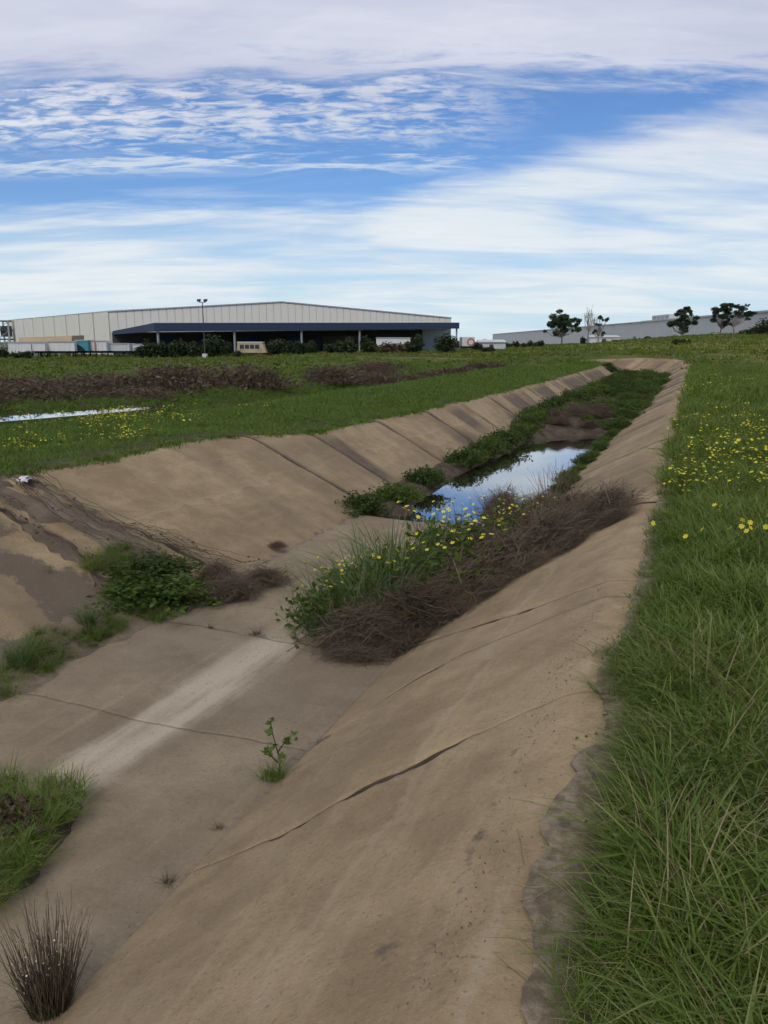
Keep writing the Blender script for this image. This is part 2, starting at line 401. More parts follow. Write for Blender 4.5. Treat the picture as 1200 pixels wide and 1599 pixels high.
# stations: top edge (x, y, z) and toe (x, y, z) of either side; the channel bends left far ahead
R_ST = [(-6, (-.42, -6, 0), (-2.05, -6, DEPTH)), (52, (-.42, 52, 0), (-2.05, 52, DEPTH)), (56, (-.48, 56, .06), (-2.10, 55, DEPTH)),
        (60, (-.85, 60, .2), (-2.5, 58.4, DEPTH)), (63.5, (-1.9, 63.4, .3), (-3.5, 61.4, DEPTH)), (67, (-4.2, 66.3, .30), (-5.4, 64, DEPTH)),
        (71, (-8, 68.6, .12), (-8.9, 66, DEPTH)), (77, (-14, 70.8, -.15), (-14.6, 68, DEPTH)), (94, (-31, 76, -.25), (-31.4, 73.4, DEPTH))]
L_ST = [(-6, (-6.7, -6, .15), (-4.4, -6, DEPTH)), (9.6, (-6.72, 9.6, .15), (-4.4, 9.6, DEPTH)), (10.4, (-6.66, 10.4, .15), (-4.4, 10.4, DEPTH)),
        (11.2, (-6.42, 11.2, .09), (-4.4, 11.2, DEPTH)), (12.2, (-6.12, 12.2, .01), (-4.4, 12.2, DEPTH)), (16, (-5.9, 16, 0), (-4.4, 16, DEPTH)),
        (22, (-5.7, 22, 0), (-4.35, 22, DEPTH)), (33, (-5.6, 33, 0), (-4.3, 33, DEPTH)), (50, (-5.65, 50, 0), (-4.35, 50, DEPTH)),
        (55, (-5.8, 55, 0), (-4.5, 55.6, DEPTH)), (58.5, (-6.5, 58.2, .1), (-5.1, 59, DEPTH)), (61.5, (-8.3, 60.6, .25), (-7.2, 62.2, DEPTH)),
        (66, (-12.4, 62.8, .34), (-11.6, 64.6, DEPTH)), (84, (-30, 69, .3), (-29.4, 71, DEPTH))]
def st_eval(ST, s, which):
    k = [q[0] for q in ST]; P = np.array([q[which] for q in ST])
    s = np.asarray(s, float)
    return np.stack([np.interp(s, k, P[:, i]) for i in range(3)], -1)
def lining(ST, s, v):
    """point on the lining: v = 0 at the crest, 1 at the toe, below 0 on the flat lip"""
    s = np.asarray(s, float); v = np.asarray(v, float)
    a = st_eval(ST, s, 1); b = st_eval(ST, s, 2)
    q = a + (b - a) * np.maximum(v, 0)[..., None]
    e = np.minimum(v, 0)[..., None]
    q[..., :2] += (b - a)[..., :2] * e
    q[..., 2] -= 0.006 * np.exp(-(v / 0.012) ** 2)          # worn crest
    q[..., 2] -= np.minimum(v, 0) * 0.10
    return q
channel = obj('concrete_channel', None, kind='structure')
channel.empty_display_size = 0.3

class Joint:
    """a joint or crack across the lining; station as a function of v, with a gap that comes and goes"""
    def __init__(s, pts, gap, seed, rag=0.012):
        s.v = [p[0] for p in pts]; s.s = [p[1] for p in pts]; s.gap = gap; s.seed = seed; s.rag = rag
    def at(s, v):
        v = np.asarray(v, float)
        return np.interp(v, s.v, s.s) + s.rag * 2 * (fbm(v * 9, v * 0 + 3.3, s.seed, 5) - .5) * 1.6 + s.rag * .5 * (fbm(v * 60, v * 0 + 5.3, s.seed + 7, 2) - .5)
    def half(s, v):
        v = np.asarray(v, float)
        if callable(s.gap): g_ = s.gap(v)
        else: g_ = s.gap * (0.35 + 1.1 * ss(.35, .7, fbm(v * 6, v * 0 + 8.1, s.seed + 40, 3)))
        return g_ * (0.45 + 1.1 * fbm(v * 45, v * 0 + 1.7, s.seed + 80, 3))
def skirt(V, F, nu, nv, drop):
    """sides for a grid of nv rows x nu columns"""
    b = [j for j in range(nu)] + [i * nu + nu - 1 for i in range(1, nv)] + [(nv - 1) * nu + j for j in range(nu - 2, -1, -1)] + [i * nu for i in range(nv - 2, 0, -1)]
    n0 = len(V); W0 = V[b].copy(); W0[:, 2] -= .003; W = V[b].copy(); W[:, 2] -= drop
    V2 = np.concatenate([V, W0, W]); n = len(b); k = np.arange(n); k2 = (k + 1) % n; b = np.array(b)
    S0 = np.stack([b[k], n0 + k, n0 + k2, b[k2]], -1); S_ = np.stack([n0 + k, n0 + n + k, n0 + n + k2, n0 + k2], -1)
    return V2, np.concatenate([F, S0, S_]), np.concatenate([b, b])
def grid_faces(nu, nv, flip=False):
    i, j = np.meshgrid(np.arange(nv - 1), np.arange(nu - 1), indexing='ij')
    a = (i * nu + j).ravel()
    F = np.stack([a, a + 1, a + nu + 1, a + nu], -1)
    return F[:, ::-1] if flip else F
def panel(ST, j0, j1, name, mat, v0, v1, du, dv, seed, right, stain_k=0.0, dirt_fn=None, tilt=0.008):
    r_ = np.random.default_rng(seed)
    mid = abs(np.mean(j1.s) - np.mean(j0.s))
    nu = max(3, int(mid / du) + 2); nv = max(4, int((v1 - v0) * 1.9 / dv) + 2)
    vv = np.linspace(v0, v1, nv); uu = np.linspace(0, 1, nu)
    a = j0.at(vv) + j0.half(vv); b = j1.at(vv) - j1.half(vv)
    Sg = a[:, None] + (b - a)[:, None] * uu[None, :]; Vg = np.repeat(vv[:, None], nu, 1)
    P = lining(ST, Sg, Vg)
    P[..., 2] += 0.020 * (fbm(Sg * 0.9, Vg * 2.2, 11, 4) - .5) + r_.uniform(-tilt, tilt) + (uu[None, :] - .5) * r_.uniform(-tilt, tilt) * 1.5
    # worn arris along the joints
    ed = np.minimum(uu, 1 - uu)[None, :] * mid
    op = np.where(uu[None, :] < .5, np.clip(j0.half(vv) / .008 - .05, 0, 1)[:, None], np.clip(j1.half(vv) / .008 - .05, 0, 1)[:, None])
    P[..., 2] -= 0.010 * op * np.exp(-(ed / 0.02) ** 2)
    # dark run-off bands that start at the crest and fan down the slope
    st = ss(.47, .60, fbm(Sg * 0.75 + Vg * 0.25, Vg * 0.35, 21, 3) + .10 * (fbm(Sg * 6, Vg * 1.2, 23, 2) - .5)) * ss(-0.02, .2, Vg) * (1 - 0.5 * ss(.7, 1.0, Vg))
    if right: stain = st * stain_k
    else: stain = st * stain_k
    stain = stain + 0.55 * np.exp(-(ed / 0.05) ** 2) * ss(.35, .65, fbm(Vg * 5, Sg * .3, seed, 3)) * (0.35 + stain_k) * op
    dirt = 0.55 * ss(.90, 1.02, Vg + 0.09 * (fbm(Sg * 2, Vg * 4, 31, 3) - .5)) + 0.42 * op * np.exp(-(ed / 0.03) ** 2)
    if dirt_fn is not None: dirt = np.maximum(dirt, dirt_fn(P[..., 0], P[..., 1], Vg))
    V = P.reshape(-1, 3); F = grid_faces(nu, nv, flip=not right)
    V2, F2, bi = skirt(V, F, nu, nv, 0.11)
    ext = lambda A_: np.concatenate([A_.ravel(), A_.ravel()[bi]])
    drt = ext(dirt); drt[len(V):] = 0.9; stain = ext(stain); stain[len(V):] = 1.0
    return obj(name, mesh(name, V2, F2, [mat], {'stain': np.clip(stain, 0, 1), 'dirt': drt, 'pale': ext(.42 * np.exp(-((Vg + .01) / .03) ** 2) * (.3 + fbm(Sg * 1.5, Vg * 3, 25, 3)))}), channel)

# right-hand slope: slanting near joints as in the place, then a regular run
def crack_gap(lo, hi, wmax, seed):
    def g_(v):
        m_ = ss(lo - .04, lo + .03, v) * (1 - ss(hi - .05, hi + .03, v))
        return 0.0002 + m_ * wmax * ss(.40, .66, fbm(v * 11, v * 0 + .5, seed, 4)) + m_ * .0035
    return g_
RJ = [Joint([(-.3, -4.2), (1.2, -4.2)], .004, 1),
      Joint([(-.3, 3.62), (0.0, 3.50), (.27, 3.34), (.39, 3.20), (.51, 3.13), (.64, 2.97), (.73, 2.84), (.88, 2.74), (1.2, 2.60)], crack_gap(.26, .84, .026, 5), 2, .020),
      Joint([(-.3, 5.05), (.2, 5.0), (.55, 4.88), (.70, 4.70), (.81, 4.46), (.86, 4.24), (1.01, 3.90), (1.2, 3.75)], crack_gap(.60, 1.05, .024, 9), 3, .018),
      Joint([(-.3, 5.38), (.3, 5.43), (.43, 5.46), (.55, 5.53), (.68, 5.57), (1.2, 5.62)], crack_gap(.22, .78, .026, 12), 4, .014)]
y_ = 8.25
k_ = 5
while y_ < 92:
    RJ.append(Joint([(-.3, y_ + .1), (1.2, y_)], .010, k_ + 6)); y_ += 2.75; k_ += 1
def dirt_right(x, y, v):
    a = 0.46 * np.exp(-(((x + .70) / .10) ** 2 + ((y - 1.86) / .07) ** 2)) + 0.40 * np.exp(-(((x + .88) / .16) ** 2 + ((y - 1.87) / .06) ** 2))
    # grimy line of grit down from the lip
    line = np.exp(-((x + .56 + .1 * (fbm(y * 1.5, y * 0, 71, 2) - .5)) / .055) ** 2) * ss(1.3, 1.9, y) * (1 - ss(3.1, 3.6, y)) * 0.46
    lip = 0.50 * ss(-.33, -.25, x) * (1 - ss(12, 20, y))
    return np.maximum(np.maximum(a, line), lip)
for i in range(len(RJ) - 1):
    yc = 0.5 * (np.mean(RJ[i].s) + np.mean(RJ[i + 1].s))
    du = float(np.clip(abs(yc) * 0.010, .022, .5)); dv = float(np.clip(abs(yc) * 0.009, .022, .25))
    panel(R_ST, RJ[i], RJ[i + 1], 'slope_panel', M['concrete'], -.20, 1.10, du, dv, 100 + i, True,
          0.16 if yc < 9 else (0.40 if yc < 20 else .6), dirt_right if yc < 15 else None, .003 if yc < 6 else .010)
# left-hand slope
LJ = [Joint([(-.3, -4.2), (1.2, -4.2)], .004, 51), Joint([(-.3, 5.7), (.5, 5.75), (1.2, 5.3)], .09, 52, .10),
      Joint([(-.3, 6.6), (.3, 6.5), (.6, 6.7), (1.2, 7.0)], .03, 53, .08),
      Joint([(-.3, 10.9), (1.2, 10.75)], .008, 54), Joint([(-.3, 12.3), (1.2, 12.15)], .009, 55)]
y_ = 15.0; k_ = 56
while y_ < 83:
    LJ.append(Joint([(-.3, y_), (1.2, y_ - .1)], .007, k_)); y_ += 2.72; k_ += 1
def dirt_left(x, y, v):
    a = (1 - ss(5.0, 6.3, y)) * (.28 + .62 * ss(.36, .56, fbm(x * 1.3, y * 1.1, 83, 3) + .25 * (1 - ss(3.6, 5.0, y))))
    return a
for i in range(len(LJ) - 1):
    yc = 0.5 * (np.mean(LJ[i].s) + np.mean(LJ[i + 1].s))
    du = float(np.clip(abs(yc) * 0.010, .04, .5)); dv = float(np.clip(abs(yc) * 0.009, .04, .25))
    panel(L_ST, LJ[i], LJ[i + 1], 'slope_panel', M['concrete'], -.08, 1.12, du, dv, 200 + i, False,
          [.6, .5, .30, .40][i] if i < 4 else (.95 if yc < 26 else .95), dirt_left if yc < 9 else None, .010)

# floor slabs
def dark(a, n): a[n:] = 1.0; return a
FLOOR = -0.835
def slab(y0, y1, x0, x1, seed, lift, du, g0=.002, g1=.002):
    j0 = Joint([(-6, y0), (0, y0)], g0, seed, .012); j1 = Joint([(-6, y1), (0, y1)], g1, seed + 1, .012)
    nx = int((x1 - x0) / du) + 2; ny = int((y1 - y0) / du) + 2
    xx = np.linspace(x0, x1, nx); a = j0.at(xx) + j0.half(xx); b = j1.at(xx) - j1.half(xx)
    uu = np.linspace(0, 1, ny)
    X = np.repeat(xx[None, :], ny, 0); Y = a[None, :] + (b - a)[None, :] * uu[:, None]
    xc = np.interp(Y, [2.5, 4.3, 6.0, 8.0, 10.3], [-3.17, -3.11, -3.08, -3.38, -3.6]) + .05 * (fbm(Y * .8, Y * 0, 5, 2) - .5)
    Z = FLOOR + lift - 0.030 * np.exp(-((X - xc) / .5) ** 2) + 0.012 * (fbm(X * 1.2, Y * 1.2, 41, 4) - .5)
    wd = np.interp(Y, [2.5, 6, 7.5, 10], [.26, .23, .2, .18]) * (0.8 + .5 * fbm(Y * .9, X * 0, 6, 3))
    core = np.exp(-np.abs((X - xc) / wd) ** 3.0)
    pale = core * (0.95 - .25 * ss(.5, .7, fbm(X * 7, Y * .8, 44, 3))) * np.interp(Y, [5.5, 5.6, 7, 9], [1, .75, .5, .15])
    pale = np.maximum(pale, .30 * np.exp(-((X - xc) / (wd * 2.0)) ** 2))
    e0 = uu[:, None] * (y1 - y0) + X * 0; e1 = (1 - uu)[:, None] * (y1 - y0) + X * 0
    dirt = 0.45 * (min(1, g0 / .01) * np.exp(-(e0 / .03) ** 2) + min(1, g1 / .01) * np.exp(-(e1 / .03) ** 2)) + 0.42 * ss(-2.22, -2.02, X) + .5 * (1 - ss(-4.4, -4.15, X))
    stain = .28 * ss(.5, .75, fbm(X * .8, Y * .8, 47, 4)) * (1 - core)
    V = np.stack([X, Y, Z], -1).reshape(-1, 3); F = grid_faces(nx, ny)
    V2, F2, bi = skirt(V, F, nx, ny, .12)
    ext = lambda A_: np.concatenate([A_.ravel(), A_.ravel()[bi]])
    return obj('floor_slab', mesh('floor_slab', V2, F2, [M['slab']], {'stain': dark(ext(stain), len(V)), 'dirt': ext(dirt), 'pale': ext(pale)}), channel)
slab(-4, 3.90, -4.5, -2.0, 301, .006, .03, .002, .0007)
slab(3.90, 5.50, -4.5, -2.0, 302, .006, .03, .0007, .016)
slab(5.50, 10.25, -4.55, -2.0, 303, -.014, .04, .012, .004)

# dark earth under the lining, seen in the joints
ys = np.concatenate([np.linspace(-6, 52, 60), np.linspace(54, 84, 20)])
rows = []
for s_ in ys:
    l0, l1 = st_eval(L_ST, s_, 1), st_eval(L_ST, s_, 2); r1, r0 = st_eval(R_ST, min(s_ * 1.0 if s_ < 52 else 52 + (s_ - 52) * 42 / 32, 94), 2), st_eval(R_ST, min(s_ if s_ < 52 else 52 + (s_ - 52) * 42 / 32, 94), 1)
    out_l = l0 + (l0 - l1) * np.array([.12, .12, 0]); out_r = r0 + (r0 - r1) * np.array([.28, .28, 0])
    il, ir = l1 + (r1 - l1) * .04, r1 + (l1 - r1) * .04
    for q, dz_ in ((out_l, .10), (l0, .085), (l1, .03), (il, .30), (ir, .30), (r1, .03), (r0, .075), (out_r, .10)): rows.append((q[0], q[1], q[2] - dz_))
obj('channel_bed', mesh('channel_bed', np.array(rows), grid_faces(8, len(ys), True), [M['bed']]), kind='structure')

# ================================================================== GROUND
def right_edge(y):
    y = np.asarray(y, float)
    return -0.262 + 0.05 * (fbm(y * 2.3, y * 0, 61, 4) - .5) + (.05 + .07 * (y < 3.3)) * (fbm(y * 8, y * 0, 60, 4) - .5) - .09 * ss(1.75, 2.15, y) * (1 - ss(2.75, 3.05, y)) * (.7 + .6 * fbm(y * 5, y * 0, 62, 3)) \
        - .07 * ss(3.4, 3.6, y) * (1 - ss(4.0, 4.3, y)) + 0 * y
def edge_line(ST, s, v, jit, seed):
    q = lining(ST, s, v); return q[:, :2] + jit * (np.stack([fbm(s * 2, s * 0, seed, 3), fbm(s * 2, s * 0 + 9, seed, 3)], -1) - .5)
sR1 = np.concatenate([np.arange(-6, 12, .06), np.arange(12, 30, .25), np.arange(30, 52, .7)])
RB = np.stack([right_edge(sR1), sR1], -1)
sR2 = np.arange(52.5, 93, .8); RB = np.concatenate([RB, edge_line(R_ST, sR2, np.full_like(sR2, -.10), .1, 65)])
sL = np.concatenate([np.arange(-6, 4, .5), np.arange(4, 14, .12), np.arange(14, 30, .3), np.arange(30, 83, .8)])
LB = edge_line(L_ST, sL, np.full_like(sL, -.015), .10, 66)
HOLE = np.concatenate([RB, LB[::-1]])
def in_poly(pts, poly):
    x, y = pts[:, 0], pts[:, 1]; c = np.zeros(len(pts), bool); n = len(poly); j = n - 1
    for i in range(n):
        xi, yi = poly[i]; xj, yj = poly[j]
        if yi != yj:
            m_ = ((yi > y) != (yj > y)) & (x < (xj - xi) * (y - yi) / (yj - yi) + xi); c ^= m_
        j = i
    return c
HOLE_C = np.concatenate([np.stack([np.interp(np.arange(-6, 52, 1.), RB[:, 1], RB[:, 0]), np.arange(-6, 52, 1.)], -1), RB[len(sR1)::2], LB[::-1][::3]])
def swale_x(y): return -14.1 + .30 * (np.clip(y, 8, 17.5) - 13) - .02 * (np.maximum(y, 17.5) - 17.5)
def gh(x, y):
    x = np.asarray(x, float); y = np.asarray(y, float)
    a = x * RGT[0] + y * RGT[1]; d = x * FWD[0] + y * FWD[1]; rr = np.hypot(x, y); t_ = a / np.maximum(d, 1)
    z = 0.10 * (fbm(x / 3, y / 3, 1, 3) - .5) * ss(.5, 6, rr) * (1 - .8 * np.exp(-((x - swale_x(y)) / 3.5) ** 2) * (y < 19)) + .6 * (fbm(x / 30, y / 30, 2, 4) - .5) * ss(25, 90, rr)
    near_r = ss(0, .5, x - right_edge(y)) * (y < 60)
    z = z * np.where(x > -3, np.where(y < 60, near_r, 1), ss(0, 1.2, -6.0 - x) * (y < 55) + (y >= 55))
    z = z + .05 * near_r + .012
    lz = np.interp(y, [-6, 9.6, 10.4, 11.2, 12.2], [.15, .15, .15, .09, .01])
    z = z + np.where(x < -3, lz * (1 - ss(-8.5, -13, x) if False else 1 - np.clip((-8.5 - x) / 4.5, 0, 1)), 0)
    far = ss(52, 63, y) * (1 - ss(9, 20, np.abs(x + 6)))
    z = z + .38 * ss(50, 66, y) * (x > -16)
    sw = np.exp(-((x - swale_x(y)) / 1.6) ** 2) * ss(-4, 4, y) * (1 - ss(40, 60, y)); z = z - .42 * sw
    z = z + 3.1 * ss(30, 190, d) * ss(.12, .50, t_) - .7 * ss(50, 120, d) * (1 - ss(-.30, 0, t_)) * (d > 0)
    return z
ang = np.concatenate([np.linspace(-48, 48, 150), np.linspace(52, 308, 50)])
rad = 0.55 * 1.065 ** np.arange(0, 139)
rad = rad[rad < 3200]
pts = []
for i, r0 in enumerate(rad):
    aa = np.radians(ang) + (i % 2) * .004 - YAW
    pts.append(np.stack([r0 * np.sin(aa), r0 * np.cos(aa)], -1))
pts = np.concatenate(pts) + 0
pts = pts + rng.normal(0, .004, pts.shape) * np.hypot(pts[:, 0], pts[:, 1])[:, None]
extra = np.stack([rng.uniform(-.7, 2.5, 3000), rng.uniform(.4, 7, 3000)], -1)
pts = np.concatenate([pts, extra])
pts = pts[~in_poly(pts, HOLE)]
dr = pts[:, 0] - np.interp(pts[:, 1], sR1, RB[:len(sR1), 0])
pts = pts[~((np.abs(dr) < .02) & (pts[:, 1] < 52))]
vin = [Vector((float(p[0]), float(p[1]))) for p in np.concatenate([HOLE, pts])]
nh = len(HOLE)
ein = [(i, (i + 1) % nh) for i in range(nh)]
vo, eo, fo, *_ = delaunay_2d_cdt(vin, ein, [], 0, 1e-5)
vo = np.array([(v[0], v[1]) for v in vo]); fo = np.array([f for f in fo if len(f) == 3])
cen = vo[fo].mean(1); keep = ~in_poly(cen, HOLE); fo = fo[keep]
gz = gh(vo[:, 0], vo[:, 1])
# the soil edge lies on the lip
dedge = np.where((vo[:, 1] < 52) & (vo[:, 0] > -3), vo[:, 0] - np.interp(vo[:, 1], sR1, RB[:len(sR1), 0]), 9)
crest = np.clip((-.42 - vo[:, 0]) / 1.63, 0, 1) * .85
gz = gz + np.where((dedge < .5) & (vo[:, 1] < 52), .016 * (1 - ss(.0, .3, dedge)), 0)
gz = gz - np.where(dedge < .02, crest, 0)
gz = np.where(dedge < .012, gz - .006, gz)
ez = np.concatenate([np.zeros(len(sR1)), st_eval(R_ST, sR2, 1)[:, 2], st_eval(L_ST, sL, 1)[::-1][:, 2]])
skip_ = np.concatenate([np.ones(len(sR1), bool), np.zeros(len(HOLE) - len(sR1), bool)])
HB = HOLE[~skip_]; EZ = ez[~skip_]
nearv = np.where((vo[:, 0] > -36) & (vo[:, 0] < 4) & (vo[:, 1] < 82) & (vo[:, 1] > -8) & ((vo[:, 0] < -3) | (vo[:, 1] > 51)))[0]
for c0 in range(0, len(nearv), 2000):
    ii = nearv[c0:c0 + 2000]
    D2 = ((vo[ii][:, None, :] - HB[None]) ** 2).sum(-1); k0 = D2.argmin(1); dm = np.sqrt(D2[np.arange(len(ii)), k0])
    wgt = ss(0, 1.6, dm); gz[ii] = (EZ[k0] - .035) * (1 - wgt) + gz[ii] * wgt + .085 * ss(0, .16, dm) * (1 - wgt)
rr = np.hypot(vo[:, 0], vo[:, 1])
bare = np.where(dedge < 3, (1 - ss(.02, .16, dedge + .16 * (fbm(vo[:, 0] * 5, vo[:, 1] * 3, 63, 3) - .5))), 0)
patch = ss(1.6, 2.0, vo[:, 1]) * (1 - ss(2.8, 3.2, vo[:, 1])) * (1 - ss(-.26, -.14, vo[:, 0])) * (vo[:, 0] > -1)
bare = np.maximum(bare, patch)
bare = np.maximum(bare, np.where((vo[:, 0] < -5) & (vo[:, 0] > -7.5) & (vo[:, 1] < 60), .8 * (1 - ss(.02, .20, -vo[:, 0] - np.interp(vo[:, 1], LB[:, 1], -LB[:, 0]))), 0))
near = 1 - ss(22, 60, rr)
obj('ground', mesh('ground', np.column_stack([vo, gz]), fo, [M['ground']], {'near': near, 'bare': bare}, smooth=True), kind='structure')

# puddle lying in the swale on the left
pv = []; n_ = 26
for i in range(n_):
    yy = 9 + 8.2 * i / (n_ - 1); xc = float(swale_x(yy)); hw = .60 * math.sin(math.pi * (i + .3) / (n_ - .4)) ** .5
    pv += [(xc - hw, yy, -.06), (xc + hw, yy, -.06)]
obj('puddle_water', mesh('puddle_water', np.array(pv), grid_faces(2, n_), [M['water']]), kind='structure')

# ---- silt and the pool beyond the end of the slabs
POOL = np.array([(-3.62, 10.1), (-3.85, 12.0), (-3.98, 14.2), (-3.9, 17), (-3.72, 20.2), (-3.2, 21.3), (-2.5, 22.0), (-1.8, 21.9), (-1.8, 17), (-2.05, 14.3), (-2.2, 12), (-2.42, 10.1)])
WATER = -0.905
def poly_sdf(x, y, poly):
    P = np.stack([x.ravel(), y.ravel()], -1); d = np.full(len(P), 1e9)
    for i in range(len(poly)):
        a, b = poly[i], poly[(i + 1) % len(poly)]; ab = b - a
        t_ = np.clip(((P - a) @ ab) / (ab @ ab), 0, 1); d = np.minimum(d, np.linalg.norm(P - a - t_[:, None] * ab, axis=1))
    d = np.where(in_poly(P, poly), -d, d); return d.reshape(x.shape)
def silt_h(x, y):
    d = poly_sdf(np.asarray(x, float), np.asarray(y, float), POOL) + .30 * (fbm(np.asarray(x) * 2.2, np.asarray(y) * 1.4, 90, 3) - .5)
    z = WATER - .16 + .30 * ss(-.25, .35, d) + .20 * ss(.3, 1.6, d) * ss(20, 23, y) + .08 * (fbm(np.asarray(x) * 2, np.asarray(y) * 1.5, 91, 4) - .5)
    st = np.exp(-((np.asarray(x) + 3.5 + .25 * np.sin(np.asarray(y) * .35)) / .32) ** 2) * ss(29, 31, y) * (1 - ss(45, 50, y))
    return z - .36 * st - .25 * (1 - ss(10.3, 10.75, y))
xs = np.linspace(-4.95, -1.25, 60); ysil = np.concatenate([np.linspace(10.28, 24, 130), np.linspace(24.2, 62, 120)])
X, Y = np.meshgrid(xs, ysil); Z = silt_h(X, Y)
Z = np.where(Y > 55, Z - .2 * ss(55, 60, Y) * 0, Z)
Xo = X - np.interp(Y, [54, 58, 62], [0, .7, 2.2]) * 1.0
obj('silt_bank', mesh('silt_bank', np.stack([Xo, Y, Z], -1).reshape(-1, 3), grid_faces(len(xs), len(ysil)), [M['mud']], smooth=True), kind='structure')
obj('pool_water', mesh('pool_water', np.array([(-4.7, 10.27, WATER), (-1.85, 10.27, WATER), (-1.85, 52, WATER), (-4.7, 52, WATER)]), [(0, 1, 2, 3)], [M['water']]), kind='structure')

# ---- silt washed over the left toe and out of the broken gully
xs = np.linspace(-6.9, -3.4, 100); ysil = np.linspace(-1, 9.0, 220)
X, Y = np.meshgrid(xs, ysil)
base = np.interp(X, [-6.72, -4.4, -3], [.15, DEPTH, DEPTH]) + .01
base = np.maximum(base, FLOOR - .01)
toe = 1 - ss(.15, .42, np.abs(X + 4.52 + .12 * (fbm(Y * 1.3, Y * 0, 95, 3) - .5)) + .25 * (fbm(X * 2.5, Y * 2.5, 96, 4) - .5))
toe = toe * (1 - .75 * ss(5.6, 6.6, Y))
gy = np.interp(X, [-6.9, -5.8, -5.2, -4.6, -4.0], [6.15, 6.2, 6.15, 6.1, 6.6]); gw = np.interp(X, [-6.9, -5.8, -4.6, -4.1, -3.7], [.50, .55, .75, .50, .02])
gul = 1 - ss(.45, 1.05, np.abs(Y - gy) / gw + .5 * (fbm(X * 2.2, Y * 2.2, 97, 4) - .5))
gul = gul * (1 - ss(-4.2, -3.7, X)) * (.25 + .75 * ss(.40, .58, fbm(X * 2.6, Y * 3.2, 99, 4)))
h = -.06 + .10 * toe + .105 * gul + .09 * (fbm(X * 5, Y * 5, 98, 5) - .5) * (.3 + np.maximum(toe, gul))
obj('silt_deposit', mesh('silt_deposit', np.stack([X, Y, base + h], -1).reshape(-1, 3), grid_faces(len(xs), len(ysil)), [M['silt']], smooth=True), kind='structure')
# ---- soil mound on the slab at the lower left
MND = np.array([(-3.62, 2.78), (-3.3, 2.92), (-2.97, 3.06), (-2.88, 2.95), (-2.74, 2.78), (-2.68, 2.42), (-2.62, 2.15), (-2.75, 1.5), (-3.5, 1.2), (-4.3, 1.6), (-4.3, 2.6)])
xs = np.linspace(-4.45, -2.5, 80); ysil = np.linspace(1.0, 3.4, 96); X, Y = np.meshgrid(xs, ysil)
d = poly_sdf(X, Y, MND) + .14 * (fbm(X * 5, Y * 5, 101, 4) - .5)
Zm = FLOOR - .05 + .11 * ss(.06, -.10, -(-d)) if False else FLOOR - .06 + .12 * (1 - ss(-.10, .05, d)) + .05 * (fbm(X * 5, Y * 5, 102, 3) - .5)
obj('soil_mound', mesh('soil_mound', np.stack([X, Y, Zm], -1).reshape(-1, 3), grid_faces(len(xs), len(ysil)), [M['mud']], smooth=True), kind='structure')

# ================================================================== PLANT MESHES
def blades(r_, n, Rb, Lr, wr, lean=(.1, .7), droop=(.1, .6), segs=3, flat=False, up=1.0):
    """n grass blades from a disc of radius Rb; returns V, F(tri), t, rv"""
    L = r_.uniform(*Lr, n); W = r_.uniform(*wr, n); az = r_.uniform(0, 2 * math.pi, n)
    rb = Rb * np.sqrt(r_.random(n)); pa = r_.uniform(0, 2 * math.pi, n)
    base = np.stack([rb * np.cos(pa), rb * np.sin(pa), np.zeros(n)], -1)
    le = r_.uniform(*lean, n); dr = r_.uniform(*droop, n)
    tw = az + math.pi / 2 + r_.normal(0, .5, n)
    side = np.stack([np.cos(tw), np.sin(tw), r_.normal(0, .15, n)], -1)
    out = np.stack([np.cos(az), np.sin(az)], -1)
    ts = np.linspace(0, 1, segs + 1)
    V = np.zeros((n, 2 * segs + 1, 3)); T = np.zeros((n, 2 * segs + 1))
    for i, t_ in enumerate(ts):
        h = L * (le * t_ + dr * t_ ** 2); z = L * up * (t_ * np.sqrt(np.maximum(.05, 1 - np.minimum(le, .95) ** 2)) - .55 * dr * t_ ** 2.2)
        c = base.copy(); c[:, 0] += out[:, 0] * h; c[:, 1] += out[:, 1] * h; c[:, 2] += np.maximum(z, -.02) - .01
        if i < segs:
            ww = W * (1 - .75 * t_ ** 1.5) * .5
            V[:, 2 * i] = c - side * ww[:, None]; V[:, 2 * i + 1] = c + side * ww[:, None]; T[:, 2 * i] = T[:, 2 * i + 1] = t_
        else: V[:, 2 * i] = c; T[:, 2 * i] = 1
    k = 2 * segs + 1; F = []
    for i in range(segs - 1): F += [(2 * i, 2 * i + 1, 2 * i + 3), (2 * i, 2 * i + 3, 2 * i + 2)]
    F.append((2 * segs - 2, 2 * segs - 1, 2 * segs))
    F = np.array(F)[None] + (np.arange(n) * k)[:, None, None]
    rv = np.repeat(r_.random(n)[:, None], k, 1)
    return V.reshape(-1, 3), F.reshape(-1, 3), T.ravel(), rv.ravel()
def leaves(r_, C, size, flat=.5, long=1.9):
    """diamond leaves at points C"""
    n = len(C); s_ = r_.uniform(*size, n)
    d = r_.normal(0, 1, (n, 3)); d[:, 2] *= flat; d /= np.linalg.norm(d, axis=1, keepdims=True)
    u = r_.normal(0, 1, (n, 3)); u -= (u * d).sum(1, keepdims=True) * d; u /= np.linalg.norm(u, axis=1, keepdims=True)
    nn = np.cross(d, u)
    V = np.stack([C - d * (s_ * long / 2)[:, None], C + u * (s_ / 2)[:, None] + nn * (s_ * .12)[:, None], C + d * (s_ * long / 2)[:, None], C - u * (s_ / 2)[:, None] + nn * (s_ * .12)[:, None]], 1)
    k = (np.arange(n) * 4)[:, None]
    F = np.stack([np.concatenate([k, k + 1, k + 2], 1), np.concatenate([k, k + 2, k + 3], 1)], 1).reshape(-1, 3)
    T = np.tile([0, .5, 1, .5], n); rv = np.repeat(r_.random(n), 4)
    return V.reshape(-1, 3), F, T, rv
